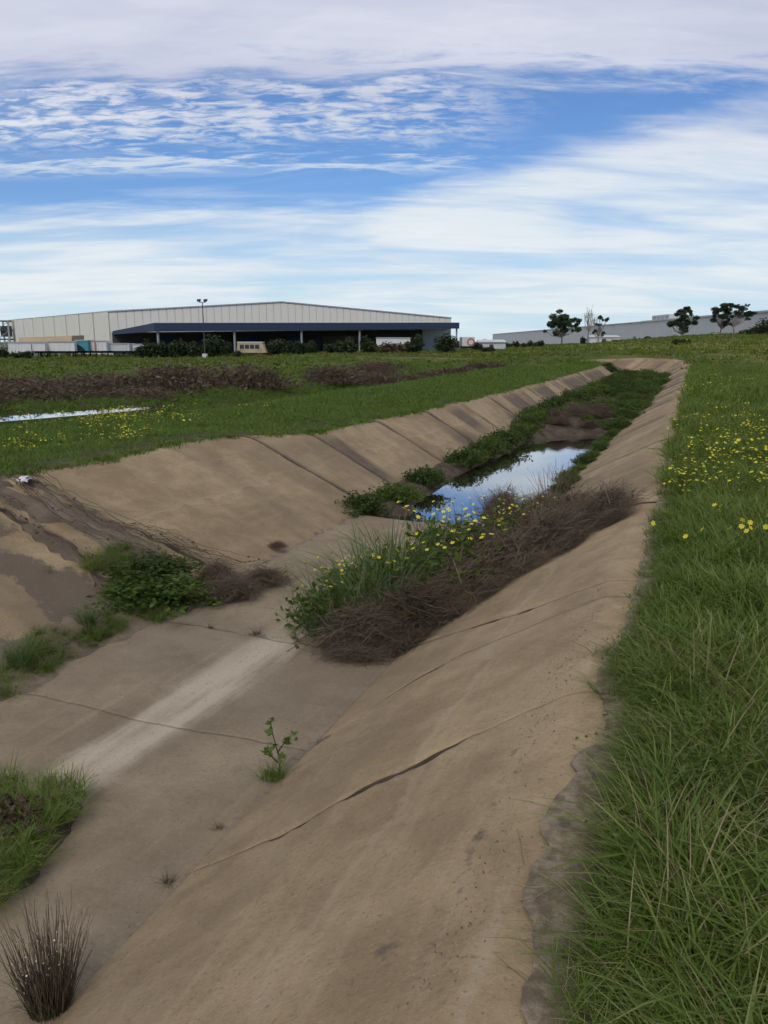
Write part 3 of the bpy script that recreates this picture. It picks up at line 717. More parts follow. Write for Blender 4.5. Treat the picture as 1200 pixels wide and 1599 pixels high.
def stalks(r_, P, rad):
    """P: n x k x 3 polylines -> three-sided tapering tubes"""
    n, k, _ = P.shape
    T_ = np.gradient(P, axis=1); T_ /= np.linalg.norm(T_, axis=2, keepdims=True) + 1e-9
    ref = r_.normal(0, 1, (n, 1, 3)); A_ = np.cross(T_, ref); A_ /= np.linalg.norm(A_, axis=2, keepdims=True) + 1e-9
    B_ = np.cross(T_, A_)
    tap = np.linspace(1, .45, k)[None, :, None] * (rad if np.isscalar(rad) else np.asarray(rad)[:, None, None])
    V = np.stack([P + tap * (A_ * math.cos(a) + B_ * math.sin(a)) for a in (0, 2.094, 4.189)], 2)   # n,k,3,3
    F = []
    for i in range(k - 1):
        for j in range(3):
            a, b, c, d = i * 3 + j, i * 3 + (j + 1) % 3, (i + 1) * 3 + (j + 1) % 3, (i + 1) * 3 + j
            F += [(a, b, c), (a, c, d)]
    F = np.array(F)[None] + (np.arange(n) * k * 3)[:, None, None]
    t_ = np.broadcast_to(np.linspace(0, 1, k)[None, :, None], (n, k, 3)).ravel()
    rv = np.repeat(r_.random(n), k * 3)
    return V.reshape(-1, 3), F.reshape(-1, 3), t_, rv
def join(*parts):
    V = []; F = []; T = []; Rv = []; o = 0
    for v, f, t_, r_ in parts:
        V.append(v); F.append(f + o); T.append(t_); Rv.append(r_); o += len(v)
    return np.concatenate(V), np.concatenate(F), np.concatenate(T), np.concatenate(Rv)
def pmesh(name, part, mat):
    V, F, T, Rv = part
    return mesh(name, V, F, [mat], {'t': T, 'rv': Rv})
def flower_heads(r_, C, d):
    """small open flowers of six petals round a domed middle, tipped at random"""
    out = []
    for c in C:
        nrm = np.array([r_.normal(0, .45), r_.normal(0, .45), 1.0]); nrm /= np.linalg.norm(nrm)
        a = np.cross(nrm, [1, 0, 0]); a /= np.linalg.norm(a); b = np.cross(nrm, a)
        R_ = d * r_.uniform(.8, 1.15) / 2; V = [c + nrm * R_ * .12]; F = []
        for k in range(6):
            for da, rr_, up in ((-.42, .75, .25), (0, 1.0, .32), (.42, .75, .25)):
                an = k * math.pi / 3 + da
                V.append(c + (a * math.cos(an) + b * math.sin(an)) * R_ * rr_ + nrm * R_ * up)
            i = 1 + 3 * k; F += [(0, i, i + 1), (0, i + 1, i + 2)]
        V = np.array(V); out.append((V, np.array(F), np.ones(len(V)) * .5, np.full(len(V), r_.random())))
    return join(*out)

# ---- scatter: instances on a cloud of points, for what nobody could count
def scatter_tree(coll):
    ng = bpy.data.node_groups.new('scatter_' + coll.name, 'GeometryNodeTree')
    ng.interface.new_socket('Geometry', in_out='INPUT', socket_type='NodeSocketGeometry'); ng.interface.new_socket('Geometry', in_out='OUTPUT', socket_type='NodeSocketGeometry')
    gi = ng.nodes.new('NodeGroupInput'); go = ng.nodes.new('NodeGroupOutput')
    ci = ng.nodes.new('GeometryNodeCollectionInfo'); ci.inputs['Collection'].default_value = coll; ci.inputs['Separate Children'].default_value = True; ci.inputs['Reset Children'].default_value = True
    ip = ng.nodes.new('GeometryNodeInstanceOnPoints')
    def na(name, typ):
        n = ng.nodes.new('GeometryNodeInputNamedAttribute'); n.data_type = typ; n.inputs['Name'].default_value = name
        return n.outputs[0]
    e2r = ng.nodes.new('FunctionNodeEulerToRotation')
    L = ng.links.new
    L(gi.outputs[0], ip.inputs['Points']); L(ci.outputs[0], ip.inputs['Instance']); ip.inputs['Pick Instance'].default_value = True
    L(na('idx', 'INT'), ip.inputs['Instance Index']); L(na('rot', 'FLOAT_VECTOR'), e2r.inputs[0]); L(e2r.outputs[0], ip.inputs['Rotation']); L(na('scl', 'FLOAT'), ip.inputs['Scale'])
    L(ip.outputs[0], go.inputs[0])
    return ng
def scatter(name, protos, P, scl, idx, label=None, cat=None, tilt=.12):
    coll = bpy.data.collections.new(name + '_kinds')
    for i, me in enumerate(protos):
        coll.objects.link(bpy.data.objects.new('%s_kind_%02d' % (name, i), me))
    me = bpy.data.meshes.new(name); n = len(P)
    me.vertices.add(n); me.vertices.foreach_set('co', np.asarray(P, np.float32).ravel())
    a = me.attributes.new('scl', 'FLOAT', 'POINT'); a.data.foreach_set('value', np.asarray(scl, np.float32))
    a = me.attributes.new('idx', 'INT', 'POINT'); a.data.foreach_set('value', np.asarray(idx, np.int32))
    rot = np.stack([rng.normal(0, tilt, n), rng.normal(0, tilt, n), rng.uniform(0, 2 * math.pi, n)], -1)
    a = me.attributes.new('rot', 'FLOAT_VECTOR', 'POINT'); a.data.foreach_set('vector', rot.astype(np.float32).ravel())
    o = obj(name, me, kind='stuff')
    if label: o['label'] = label
    if cat: o['category'] = cat
    mod = o.modifiers.new('scatter', 'NODES'); mod.node_group = scatter_tree(coll)
    return o

def sector(r0, r1, dens, half=38):
    n = int(dens * R(half) * (r1 * r1 - r0 * r0))
    r_ = np.sqrt(rng.uniform(r0 * r0, r1 * r1, n)); a = rng.uniform(-R(half), R(half), n) - YAW
    return np.stack([r_ * np.sin(a), r_ * np.cos(a)], -1)
def on_land(P):
    P = P[~in_poly(P, HOLE_C)]
    return P

# ================================================================== GRASS
def herb_mesh_early(seed):
    r_ = np.random.default_rng(seed); n = 90
    C = np.stack([r_.normal(0, .05, n), r_.normal(0, .05, n), r_.uniform(.02, .13, n)], -1)
    return pmesh('leaf_rosette', leaves(r_, C, (.006, .013), .45, 1.9), M['weed'])
near_k = [pmesh('grass_tuft', blades(np.random.default_rng(400 + i), 30, .06, (.06 + .012 * i, .19 + .028 * i), (.003, .0062 + .0008 * i), (.08, .85), (.2, 1.0), 4), M['grass']) for i in range(6)]
near_k.append(pmesh('grass_tuft', blades(np.random.default_rng(410), 9, .05, (.14, .34), (.003, .005), (.2, .9), (.1, .7), 4), M['dry']))
near_k.append(herb_mesh_early(411))
mid_k = [pmesh('grass_tuft', blades(np.random.default_rng(420 + i), 20, .09, (.10, .24 + .03 * i), (.007, .012), (.1, .75), (.15, .7), 3), M['grass']) for i in range(4)]
mid_k.append(pmesh('grass_tuft', blades(np.random.default_rng(429), 8, .09, (.16, .32), (.006, .009), (.2, .9), (.1, .6), 3), M['dry']))
short_k = [pmesh('grass_tuft', blades(np.random.default_rng(430 + i), 26, .13, (.04, .11), (.007, .013), (.1, .8), (.1, .5), 2), M['grass2']) for i in range(4)]
far_k = [pmesh('grass_tuft', blades(np.random.default_rng(440 + i), 18, .30, (.05, .15), (.03, .06), (.1, .8), (.1, .5), 2), M['grassfar' if i > 1 else 'grass2']) for i in range(4)]

def right_keep(P):
    e = np.interp(P[:, 1], sR1, RB[:len(sR1), 0]); d = P[:, 0] - e
    p_ = ss(-.02, .10, d - .05 * (1 - ss(3.0, 3.6, P[:, 1])) + .12 * (fbm(P[:, 0] * 5, P[:, 1] * 2.5, 131, 3) - .5) - .16 * ss(1.6, 2.0, P[:, 1]) * (1 - ss(2.8, 3.1, P[:, 1])) * 1.0)
    return P[(rng.random(len(P)) < p_) & (P[:, 1] < 52)]
GP, GS, GI = [], [], []
def put(P, sc, nk, off=0, dry_i=None, dry_p=.04, edge=False):
    z = gh(P[:, 0], P[:, 1]) - .012
    GP.append(np.column_stack([P, z])); n = len(P)
    lng = .62 + .75 * fbm(P[:, 0] * 1.6, P[:, 1] * 1.6, 133, 3)
    if edge: lng = lng * (.55 + .45 * ss(.05, .5, P[:, 0] - np.interp(P[:, 1], sR1, RB[:len(sR1), 0])))
    GS.append(sc * lng * rng.uniform(.75, 1.25, n))
    ii = rng.integers(0, nk, n)
    if dry_i is not None: ii = np.where(rng.random(n) < dry_p, dry_i, ii)
    GI.append(ii + off)
a_ = sector(.5, 4, 420); a_ = a_[a_[:, 0] > -1]; put(right_keep(a_), .95, 6, 0, 6, .09, True)
a_ = sector(2.2, 7, 26); a_ = a_[a_[:, 0] > -1]; a_ = a_[fbm(a_[:, 0] * 1.3, a_[:, 1] * 1.3, 137, 3) > .5]; put(right_keep(a_), 1.1, 1, 7)
a_ = sector(4, 9, 190); a_ = a_[a_[:, 0] > -1]; put(right_keep(a_), 1.0, 4, 8, 12, .05, True)
a_ = sector(9, 20, 75); a_ = a_[a_[:, 0] > -1]; put(right_keep(a_), 1.1, 4, 8, 12, .03)
a_ = sector(20, 55, 16); a_ = a_[a_[:, 0] > -1]; put(right_keep(a_), 1.5, 4, 8, 12, .02)
scatter('grass', near_k + mid_k, np.concatenate(GP), np.concatenate(GS), np.concatenate(GI), 'long green grass on the right bank beside the concrete lip', 'grass')

GP, GS, GI = [], [], []
def left_keep(P):
    e = -np.interp(P[:, 1], LB[:, 1], -LB[:, 0]); d = e - P[:, 0]
    swale = np.exp(-((P[:, 0] - swale_x(P[:, 1]) - .4) / 1.7) ** 4) * (P[:, 1] < 17.3) * (P[:, 1] > 8)
    p_ = ss(-.05, .12, d) * (1 - swale)
    return P[(rng.random(len(P)) < p_) & (P[:, 1] < 60)]
for r0, r1, dn, sc in ((7, 12, 190, 1.0), (12, 20, 100, 1.1), (20, 36, 36, 1.45)):
    a_ = sector(r0, r1, dn); a_ = a_[(a_[:, 0] < -5.3) & (a_[:, 0] > -19)]; put(left_keep(a_), sc, 4)
a_ = sector(36, 62, 6); a_ = a_[(a_[:, 0] < -5.3) & (a_[:, 0] > -22)]; put(left_keep(a_), 2.2, 4)
scatter('grass', short_k, np.concatenate(GP), np.concatenate(GS), np.concatenate(GI), 'short green grass on the left bank above the concrete slope', 'grass')

GP, GS, GI = [], [], []
for r0, r1, dn, sc in ((22, 45, 3.0, 1.3), (45, 80, 1.5, 1.7), (80, 150, .55, 2.4), (150, 260, .12, 3.4)):
    a_ = on_land(sector(r0, r1, dn, 34)); a_ = a_[~((a_[:, 0] > -18) & (a_[:, 0] < -5) & (a_[:, 1] < 55))]
    a_ = a_[(a_[:, 0] < -5) | (a_[:, 1] > 50) | (a_[:, 0] > 3)]
    put(a_, sc, 4)
scatter('field_grass', far_k, np.concatenate(GP), np.concatenate(GS), np.concatenate(GI), 'rough yellow green field grass stretching to the buildings', 'grass')

# ================================================================== PLANTS ON AND IN THE CHANNEL
def z_right(x): return np.interp(x, [-2.05, -.42], [DEPTH, 0.0])
def z_chan(x, y):
    if x > -2.05: return float(z_right(x))
    if x < -4.4: return float(np.interp(x, [-6.7, -4.4], [.15, DEPTH])) if y < 11 else float(np.interp(x, [-5.8, -4.4], [0, DEPTH]))
    if y > 10.6: return float(silt_h(np.array([x]), np.array([y]))[0])
    return FLOOR
def heap_mesh(seed, n, Lx, Ly, H, rad=.0035, ln=(.2, .65)):
    """a low tangle of dead stems lying along local X"""
    r_ = np.random.default_rng(seed); k = 6
    cx = r_.normal(0, Lx * .42, n); cy = r_.normal(0, Ly * .42, n)
    env = np.exp(-(cx / Lx) ** 2 - (cy / Ly) ** 2)
    cz = H * env * r_.random(n) ** .8
    L = r_.uniform(*ln, n); az = r_.normal(0, .6, n) + np.where(r_.random(n) < .42, r_.uniform(-1.5, 1.5, n), 0); el = r_.normal(.15, .55, n)
    tt = np.linspace(-.5, .5, k)
    d = np.stack([np.cos(az) * np.cos(el), np.sin(az) * np.cos(el), np.sin(el)], -1)
    P = np.stack([cx, cy, cz], -1)[:, None, :] + d[:, None, :] * (tt[None, :, None] * L[:, None, None])
    bow = r_.normal(0, .10, (n, 3)); bow[:, 2] = np.abs(bow[:, 2]) * .8
    P = P + bow[:, None, :] * (1 - (2 * tt) ** 2)[None, :, None] * L[:, None, None]
    P = P + np.cumsum(r_.normal(0, .012, P.shape), 1)
    P[..., 2] = np.maximum(P[..., 2], .004)
    return pmesh('dead_stems', stalks(r_, P, r_.uniform(.35, 1.0, n) ** 2 * 1.9 * rad), M['twig'])
def tussock(seed, n, Rb, L, wd, mat, lean=(.05, .6), droop=(.1, .7), segs=5):
    r_ = np.random.default_rng(seed); return pmesh('blades', blades(r_, n, Rb, L, wd, lean, droop, segs), mat)
def herb_mesh(seed, n, Rx, H, leaf, mat, per=16, name='leaves'):
    """leafy weeds: leaves set along n rising stems"""
    r_ = np.random.default_rng(seed)
    b = np.stack([r_.normal(0, Rx * .5, n), r_.normal(0, Rx * .5, n), np.zeros(n)], -1)
    hh = H * np.exp(-((b[:, 0] ** 2 + b[:, 1] ** 2) / (Rx * 1.2) ** 2)) * r_.uniform(.6, 1.1, n)
    tip = b + np.stack([r_.normal(0, .35, n) * hh + b[:, 0] * .3, r_.normal(0, .35, n) * hh + b[:, 1] * .3, hh], -1)
    u = r_.random((n, per)); C = b[:, None] + (tip - b)[:, None] * u[..., None] + r_.normal(0, leaf[1] * .9, (n, per, 3))
    C[..., 2] = np.abs(C[..., 2])
    tt = np.linspace(0, 1, 4); P = b[:, None] + (tip - b)[:, None] * tt[None, :, None]
    lv = leaves(r_, C.reshape(-1, 3), leaf, .6)
    return pmesh(name, lv, mat), pmesh('stems', stalks(r_, P, .003), mat), tip
def part(name, me, parent, stuff=True):
    o = obj(name, me, parent)
    if stuff: o['kind'] = 'stuff'
    return o

ORD_ = ['first', 'second', 'third', 'fourth', 'fifth', 'sixth', 'seventh']
# -- dead heaps along the toe and up the right slope
heap_k = [heap_mesh(500 + i, 1150, .50, .28, .36, .0031) for i in range(3)]
SLOPE_AX = math.atan2(2.2, 1.7)
heaps = [(-2.36, 5.58, .72, .5, 'rounded tangle of dead brown stems at the near end of the weed bank'),
         (-2.06, 5.98, .9, .8, 'tangle of dead brown stems at the toe of the right slope beside the reeds'),
         (-1.85, 6.62, 1.05, .95, 'dead brown stems lying low on the slope behind the nearest heap'),
         (-1.55, 7.15, 1.05, .9, 'dead grey brown stems halfway up the right slope'),
         (-1.15, 7.62, 1.0, .85, 'dead stems high on the right slope below the lip'),
         (-.72, 8.12, .8, .75, 'topmost dead stems spilling over the right lip into the grass'),
         (-2.0, 7.55, 1.1, 1.1, 'brown tangle behind the yellow flowered weeds in the channel'),
         (-1.6, 8.30, 1.1, 1.0, 'grey brown tangle of stems high behind the flowered weeds'),
         (-1.15, 8.75, .9, .8, 'dead stems near the lip behind the slope heaps'),
         (-2.0, 9.2, 1.0, 1.2, 'dead tangle at the right toe just before the pool'),
         (-1.75, 10.3, .9, 1.3, 'dead stems on the slope beside the near end of the pool'),
         (-2.35, 10.6, .8, 1.5, 'dark spiky dead weed standing at the near edge of the pool')]
for i, (x, y, sc, rz, lab) in enumerate(heaps):
    t = thing('dead_weed_heap', lab, 'dead weeds', (x, y, z_chan(x, y) + .01), 0, 'heaps of dead stems on the right slope')
    on_slope = x > -2.0
    if on_slope: t.rotation_euler = (Matrix.Rotation(-math.atan2(.85, 1.63), 4, 'Y') @ Matrix.Rotation(rz, 4, 'Z')).to_euler()
    else: t.rotation_euler = (0, 0, rz)
    t.scale = (sc, sc, sc * (1.15 if not on_slope else .85))
    part('dead_stems', heap_k[i % 3], t)
for i, (x, y, sc, rz) in enumerate([(-2.30, 5.30, .40, .2), (-1.98, 5.62, .42, 1.0), (-1.80, 6.12, .45, .6), (-1.52, 6.55, .40, 1.2), (-1.30, 6.95, .45, .5), (-.95, 7.30, .42, 1.1), (-.62, 7.72, .38, .4)]):
    t = thing('dead_weed_heap', ORD_[i] + ' small tuft of dead stems from the near end below the brown tangle', 'dead weeds', (x, y, z_chan(x, y) + .005), 0, 'stray dead stems below the heaps')
    t.rotation_euler = (Matrix.Rotation(-math.atan2(.85, 1.63), 4, 'Y') @ Matrix.Rotation(rz, 4, 'Z')).to_euler() if x > -2.05 else (0, 0, rz)
    t.scale = (sc * 1.2, sc, sc * .7); part('dead_stems', heap_k[(i + 1) % 3], t)
for i, (x, y, sc, mt, lab) in enumerate([(-1.95, 6.35, .62, 'dry', 'pale dry tussock rising from the brown tangle behind the near heap'), (-1.72, 7.0, .6, 'reed', 'thin green tussock among the dead stems halfway up the slope'),
                                         (-1.62, 7.75, .66, 'dry', 'pale dry tussock behind the flowered weeds on the slope'), (-1.3, 8.2, .6, 'reed', 'green tussock high among the dead stems near the lip'),
                                         (-1.85, 8.55, .7, 'reed', 'green tussock in the tangle before the pool'), (-1.5, 9.2, .6, 'dry', 'dry tussock on the slope nearest the pool'), (-2.1, 9.0, .7, 'reed', 'green tussock at the toe just before the pool'),
                                         (-1.75, 10.2, .6, 'reed', 'green tussock on the slope beside the near pool edge'), (-1.0, 8.0, .5, 'dry', 'dry tuft in the topmost dead stems')]):
    t = thing('grass_tussock', lab, 'grass tuft', (x, y, z_chan(x, y)), i * 1.7, 'tussocks among the dead stems', sc=sc * 1.55)
    part('blades', pmesh('blades', blades(np.random.default_rng(525 + i), 110, .20, (.22, .62), (.005, .010), (.1, .85), (.1, .9), 4), M[mt]), t)
# upright dead sprays on the heaps
spray = heap_mesh(520, 60, .3, .3, .1, .0028, (.3, .6))
def spray_mesh(seed, n, Rb, L, rad, mat, bend=.25, name='stems', lk=1.0):
    r_ = np.random.default_rng(seed); k = 7
    az = r_.uniform(0, 2 * math.pi, n); rb = Rb * np.sqrt(r_.random(n)); le = r_.uniform(.05, .55, n) * (.4 + rb / Rb) * lk; Ls = r_.uniform(*L, n)
    tt = np.linspace(0, 1, k)
    P = np.zeros((n, k, 3))
    for j in range(k):
        h = Ls * (le * tt[j] + bend * r_.uniform(.0, 1, n).mean() * tt[j] ** 2 * le)
        P[:, j, 0] = rb * np.cos(az) + h * np.cos(az); P[:, j, 1] = rb * np.sin(az) + h * np.sin(az); P[:, j, 2] = Ls * tt[j] * np.sqrt(np.maximum(.1, 1 - le ** 2))
    P[:, 1:] += np.cumsum(r_.normal(0, .006, (n, k - 1, 3)), 1) * (Ls / .4)[:, None, None]
    return pmesh(name, stalks(r_, P, rad), mat), P[:, -1], P
for i, (x, y, h_) in enumerate([(-2.38, 10.45, .55), (-2.1, 8.3, .5), (-1.85, 11.6, .6), (-1.8, 12.4, .55), (-2.0, 9.6, .45), (-2.0, 6.2, .5), (-1.75, 7.1, .5), (-1.45, 7.7, .5), (-1.75, 8.4, .55), (-1.2, 8.4, .45), (-1.6, 9.4, .5), (-2.25, 6.05, .4)]):
    lab = ['bare spiky dead weed rising against the pool', 'thin dead stalks standing among the yellow flowers', 'upright dead weed on the right edge of the pool',
           'second upright dead weed on the right edge of the pool', 'thin dead stalks just in front of the pool', 'dead stalks standing behind the near heap', 'dead stalks standing halfway up the slope heaps',
           'dead stalks standing behind the yellow flowers on the slope', 'dead stalks rising from the high tangle before the pool', 'dead stalks standing near the lip', 'dead stalks on the slope just before the pool', 'short dead stalks beside the near tussock'][i]
    t = thing('dead_weed', lab, 'dead weed', (x, y, z_chan(x, y)), i * 1.3, 'standing dead weeds by the pool')
    me, tips, _ = spray_mesh(530 + i, 42, .14, (.5 * h_, h_), .0035, M['twig']); part('stems', me, t)

# -- green reeds and flowering weeds of the big clump
reeds = [(-2.62, 5.92, .62, 'leafy green tussock at the near left corner of the weed bank'), (-2.42, 6.22, .70, 'tall blue green tussock in the middle of the weed bank'),
         (-2.66, 6.45, .66, 'blue green tussock leaning over the pale strip of the floor'), (-2.50, 6.95, .74, 'tallest blue green reed tussock of the weed bank'),
         (-2.25, 6.75, .60, 'green reed tussock against the dead brown stems'), (-2.72, 7.2, .5, 'farthest reed tussock on the channel floor'),
         (-2.78, 5.72, .40, 'low dark green tussock over the floor joint')]
reed_k = [tussock(540 + i, 170, .16, (.28, .72), (.007, .014), M['reed'], (.05, .65), (.1, .8)) for i in range(3)]
for i, (x, y, h_, lab) in enumerate(reeds):
    t = thing('reed_tussock', lab, 'reeds', (x, y, z_chan(x, y)), i * 1.1, 'green tussocks in the weed bank', sc=h_ / .72 * 1.5)
    part('blades', reed_k[i % 3], t)
def flower_weed(seed, n, H, Rx, heads, d, leafmat):
    r_ = np.random.default_rng(seed)
    lv, st, tip = herb_mesh(seed, n, Rx, H, (.02, .05), leafmat, 14)
    b = np.stack([r_.normal(0, Rx * .5, heads), r_.normal(0, Rx * .5, heads), np.zeros(heads)], -1)
    tp = b + np.stack([r_.normal(0, .12, heads), r_.normal(0, .12, heads), H * r_.uniform(.75, 1.25, heads)], -1)
    P = b[:, None] + (tp - b)[:, None] * np.linspace(0, 1, 5)[None, :, None]
    fs = pmesh('flower_stems', stalks(r_, P, .0025), leafmat)
    fh = pmesh('flowers', flower_heads(r_, tp, d), M['yellow'])
    return lv, st, fs, fh
fw_k = [flower_weed(560 + i, 40, .42, .26, 26, .032, M['weed']) for i in range(3)]
for i, (x, y, sc, lab) in enumerate([(-2.15, 7.35, 1.6, 'yellow flowered weed at the heart of the weed bank'), (-2.3, 7.85, 1.5, 'yellow flowered weed behind the tallest reeds'),
                                     (-2.85, 5.95, 1.1, 'small yellow flowered weed at the near left of the weed bank'), (-1.95, 7.0, 1.45, 'yellow flowered weed beside the dead stems'),
                                     (-2.9, 6.6, .9, 'few yellow flowers edging the pale floor strip'), (-1.75, 9.4, .9, 'green weed with few yellow flowers near the pool'),
                                     (-1.72, 8.0, 1.2, 'yellow flowered weed high in the tangle on the slope'), (-1.85, 8.75, 1.15, 'yellow flowered weed in the tangle before the pool'), (-2.45, 6.55, 1.4, 'dark leafy weed with few flowers between the reed tussocks')]):
    t = thing('flowering_weed', lab, 'flowering weed', (x, y, z_chan(x, y)), i * .9, 'yellow flowered weeds in the weed bank', sc=sc)
    lv, st, fs, fh = fw_k[i % 3]
    part('leaves', lv, t); part('stems', st, t); part('flower_stems', fs, t); part('flowers', fh, t)

ORD = ['first', 'second', 'third', 'fourth', 'fifth', 'sixth', 'seventh', 'eighth', 'ninth', 'tenth', 'eleventh', 'twelfth', 'thirteenth', 'fourteenth', 'fifteenth', 'sixteenth', 'seventeenth', 'eighteenth', 'nineteenth', 'twentieth'] + ['twenty-' + q for q in ('first', 'second', 'third', 'fourth', 'fifth', 'sixth', 'seventh', 'eighth', 'ninth')] + ['thirtieth', 'thirty-first', 'thirty-second']
# -- weeds round the pool and along the far channel
wc_k = []
for i in range(4):
    lv, st, tip = herb_mesh(580 + i, 110, .38, .38, (.022, .048), M['weed' if i % 2 else 'weeddk'], 22)
    bl = tussock(590 + i, 90, .30, (.18, .46), (.010, .018), M['reed' if i == 1 else 'grassfar'], (.05, .7), (.1, .6), 3)
    wc_k.append((lv, st, bl))
def weed_clump(x, y, sc, lab, group, k, dz=0.0):
    t = thing('weed_clump', lab, 'weeds', (x, y, z_chan(x, y) - .02 + dz), random.uniform(0, 6), group, sc=sc)
    lv, st, bl = wc_k[k % 4]
    part('leaves', lv, t); part('stems', st, t); part('blades', bl, t)
    return t
for i, (x, y, sc, lab) in enumerate([(-4.42, 10.5, .75, 'low green weed clump at the left corner where the floor slab ends'), (-4.15, 11.2, .72, 'dark green clump at the near left edge of the pool'),
                                     (-4.22, 12.8, .70, 'small clump against the left slope beside the pool')]):
    weed_clump(x, y, sc, lab, 'weed clumps beside the pool', i)
gl = 'weed clumps lining the left side of the pool'; gr = 'weed clumps lining the right side of the pool'; gf = 'weed clumps filling the far channel'
yy = 15.2; i = 0; k_ = 0
while yy < 23:
    weed_clump(-4.12 + random.uniform(-.12, .12), yy, random.uniform(.6, .95), ORD[k_] + ' green weed clump from the near end on the left margin of the pool', gl, i); yy += random.uniform(.7, 1.0); i += 1; k_ += 1
yy = 12.2; k_ = 0
while yy < 24:
    weed_clump(-1.84 + random.uniform(-.1, .1), yy, random.uniform(.34, .52) * (1 if yy < 21 else 1.6), ORD[k_] + ' green weed clump from the near end on the right margin of the pool', gr, i, .04); yy += random.uniform(.6, .95); i += 1; k_ += 1
yy = 23.0; row_ = -1
while yy < 58:
    row_ += 1
    for ci_, xx in enumerate(np.arange(-4.2, -1.55, .62)):
        if abs(xx + 3.5 + .25 * math.sin(yy * .35)) < .34 and 29 < yy < 46: continue
        near_head = .6 if (22 < yy < 25 and -3.7 < xx < -2.2) else 1.0
        sc = near_head * random.uniform(.6, 1.1) * (1.12 if (xx < -3.8 or xx > -2.3) else .75)
        weed_clump(xx + random.uniform(-.25, .25) - max(0, yy - 54) * .5, yy + random.uniform(-.4, .4), sc, 'green weed clump ' + ['at the left toe', 'left of the middle', 'in the middle', 'right of the middle', 'at the right toe'][ci_] + ' of the far channel, ' + ORD[row_] + ' row beyond the pool', gf, random.randrange(4))
    yy += 1.25
# reddish dead growth on the bank at the head of the pool
for i, (x, y, sc) in enumerate([(-3.5, 22.4, .8), (-2.6, 22.6, .8), (-3.6, 23.0, 1.0), (-3.0, 23.6, 1.1), (-2.4, 23.8, .9), (-3.3, 24.6, 1.1), (-2.7, 25.2, 1.1), (-3.0, 26.4, 1.0), (-3.6, 26.0, .9)]):
    t = thing('dead_weed_heap', 'brown dead growth on the bank at the far end of the pool', 'dead weeds', (x, y, z_chan(x, y)), i, 'dead growth at the head of the pool', sc=(sc, sc, sc * .55))
    t['label'] = ORD[i] + ' brown dead growth from the left at the far end of the pool'
    part('dead_stems', heap_k[i % 3], t)

# -- the broken gully on the left: vines, a green clump, brush
gul_z = lambda x, y: float(np.interp(x, [-6.72, -4.4, -3], [.15, DEPTH, DEPTH])) + .05
for i, (x, y, sc, lab) in enumerate([(-4.62, 5.72, .85, 'large bright green weed clump at the foot of the broken gully'), (-4.85, 6.05, .75, 'green weed clump higher in the broken gully'),
                                     (-4.40, 6.05, .65, 'green weed clump beside the brown brush on the floor')]):
    t = weed_clump(x, y, sc, lab, 'green clumps in the broken gully', i + 1); t.location.z = gul_z(x, y) - .02; t.scale = (sc * 1.15, sc * 1.15, sc * .62)
for i, (x, y, sc, lab) in enumerate([(-4.58, 4.92, .42, 'small green tuft on silt at the left toe'), (-4.50, 4.12, .46, 'green tuft at the left edge on the silt strip'), (-6.62, 5.75, .55, 'grass tuft hanging over the left crest')]):
    t = thing('grass_tuft', lab, 'grass tuft', (x, y, gul_z(x, y)), i, 'grass tufts on the left slope', sc=sc)
    part('blades', reed_k[i % 3], t)
for i, (x, y, sc, rz, lab) in enumerate([(-4.05, 6.25, .62, .7, 'dead brown brush washed onto the floor beside the gully'), (-3.95, 6.75, .55, .9, 'tail of dead brush pointing along the floor'),
                                         (-4.35, 6.55, .6, 2.4, 'dead brush at the foot of the big left panel'), (-4.44, 7.95, .22, 0, 'little ball of dead weed on the left toe')]):
    t = thing('dead_weed_heap', lab, 'dead weeds', (x, y, gul_z(x, y) if x < -4.3 else FLOOR), rz, 'dead brush round the broken gully', sc=(sc, sc, sc * .8))
    part('dead_stems', heap_k[i % 3], t)
def vine(pts, n, rad, spread, seed):
    r_ = np.random.default_rng(seed); pts = np.array(pts, float); k = 26
    tt = np.linspace(0, 1, k); cum = np.r_[0, np.cumsum(np.linalg.norm(np.diff(pts, axis=0), axis=1))]; cum /= cum[-1]
    base = np.stack([np.interp(tt, cum, pts[:, j]) for j in range(3)], -1)
    P = base[None] + np.cumsum(r_.normal(0, spread * .28, (n, k, 3)), 1) * np.array([1, 1, .15]) + r_.normal(0, spread, (n, 1, 3)) * np.array([1, 1, .1])
    gz_ = np.interp(P[..., 0], [-6.72, -4.4, -3], [.15, DEPTH, DEPTH]) + .10
    P[..., 2] = gz_ + np.abs(r_.normal(0, .02, (n, k)))
    lv = leaves(r_, (P.reshape(-1, 3)[r_.integers(0, n * k, 70)] + r_.normal(0, .02, (70, 3))), (.010, .022), .6)
    return pmesh('stems', stalks(r_, P, rad), M['twig']), pmesh('leaves', lv, M['purple'])
for i, (pl, n, lab) in enumerate([([(-6.6, 6.5, 0), (-5.9, 6.45, 0), (-5.3, 6.55, 0), (-4.9, 6.8, 0), (-4.3, 7.2, 0)], 16, 'dark dead vine running down the edge of the big left panel'),
                                  ([(-6.5, 6.2, 0), (-5.9, 6.05, 0), (-5.3, 6.1, 0), (-4.7, 6.4, 0)], 14, 'dead vine down the middle of the broken gully'),
                                  ([(-6.7, 5.7, 0), (-6.1, 5.75, 0), (-5.6, 5.6, 0), (-5.0, 5.75, 0)], 10, 'dead vine along the near side of the gully'),
                                  ([(-5.5, 6.35, 0), (-5.2, 6.7, 0), (-4.9, 6.75, 0), (-4.5, 6.6, 0)], 12, 'looping dead vine at the foot of the gully')]):
    t = thing('dead_vine', lab, 'vine', (0, 0, 0), 0, 'dead vines in the broken gully')
    a_, b_ = vine(pl, max(5, int(n * .55)), .0045, .075, 600 + i); part('stems', a_, t); part('leaves', b_, t)

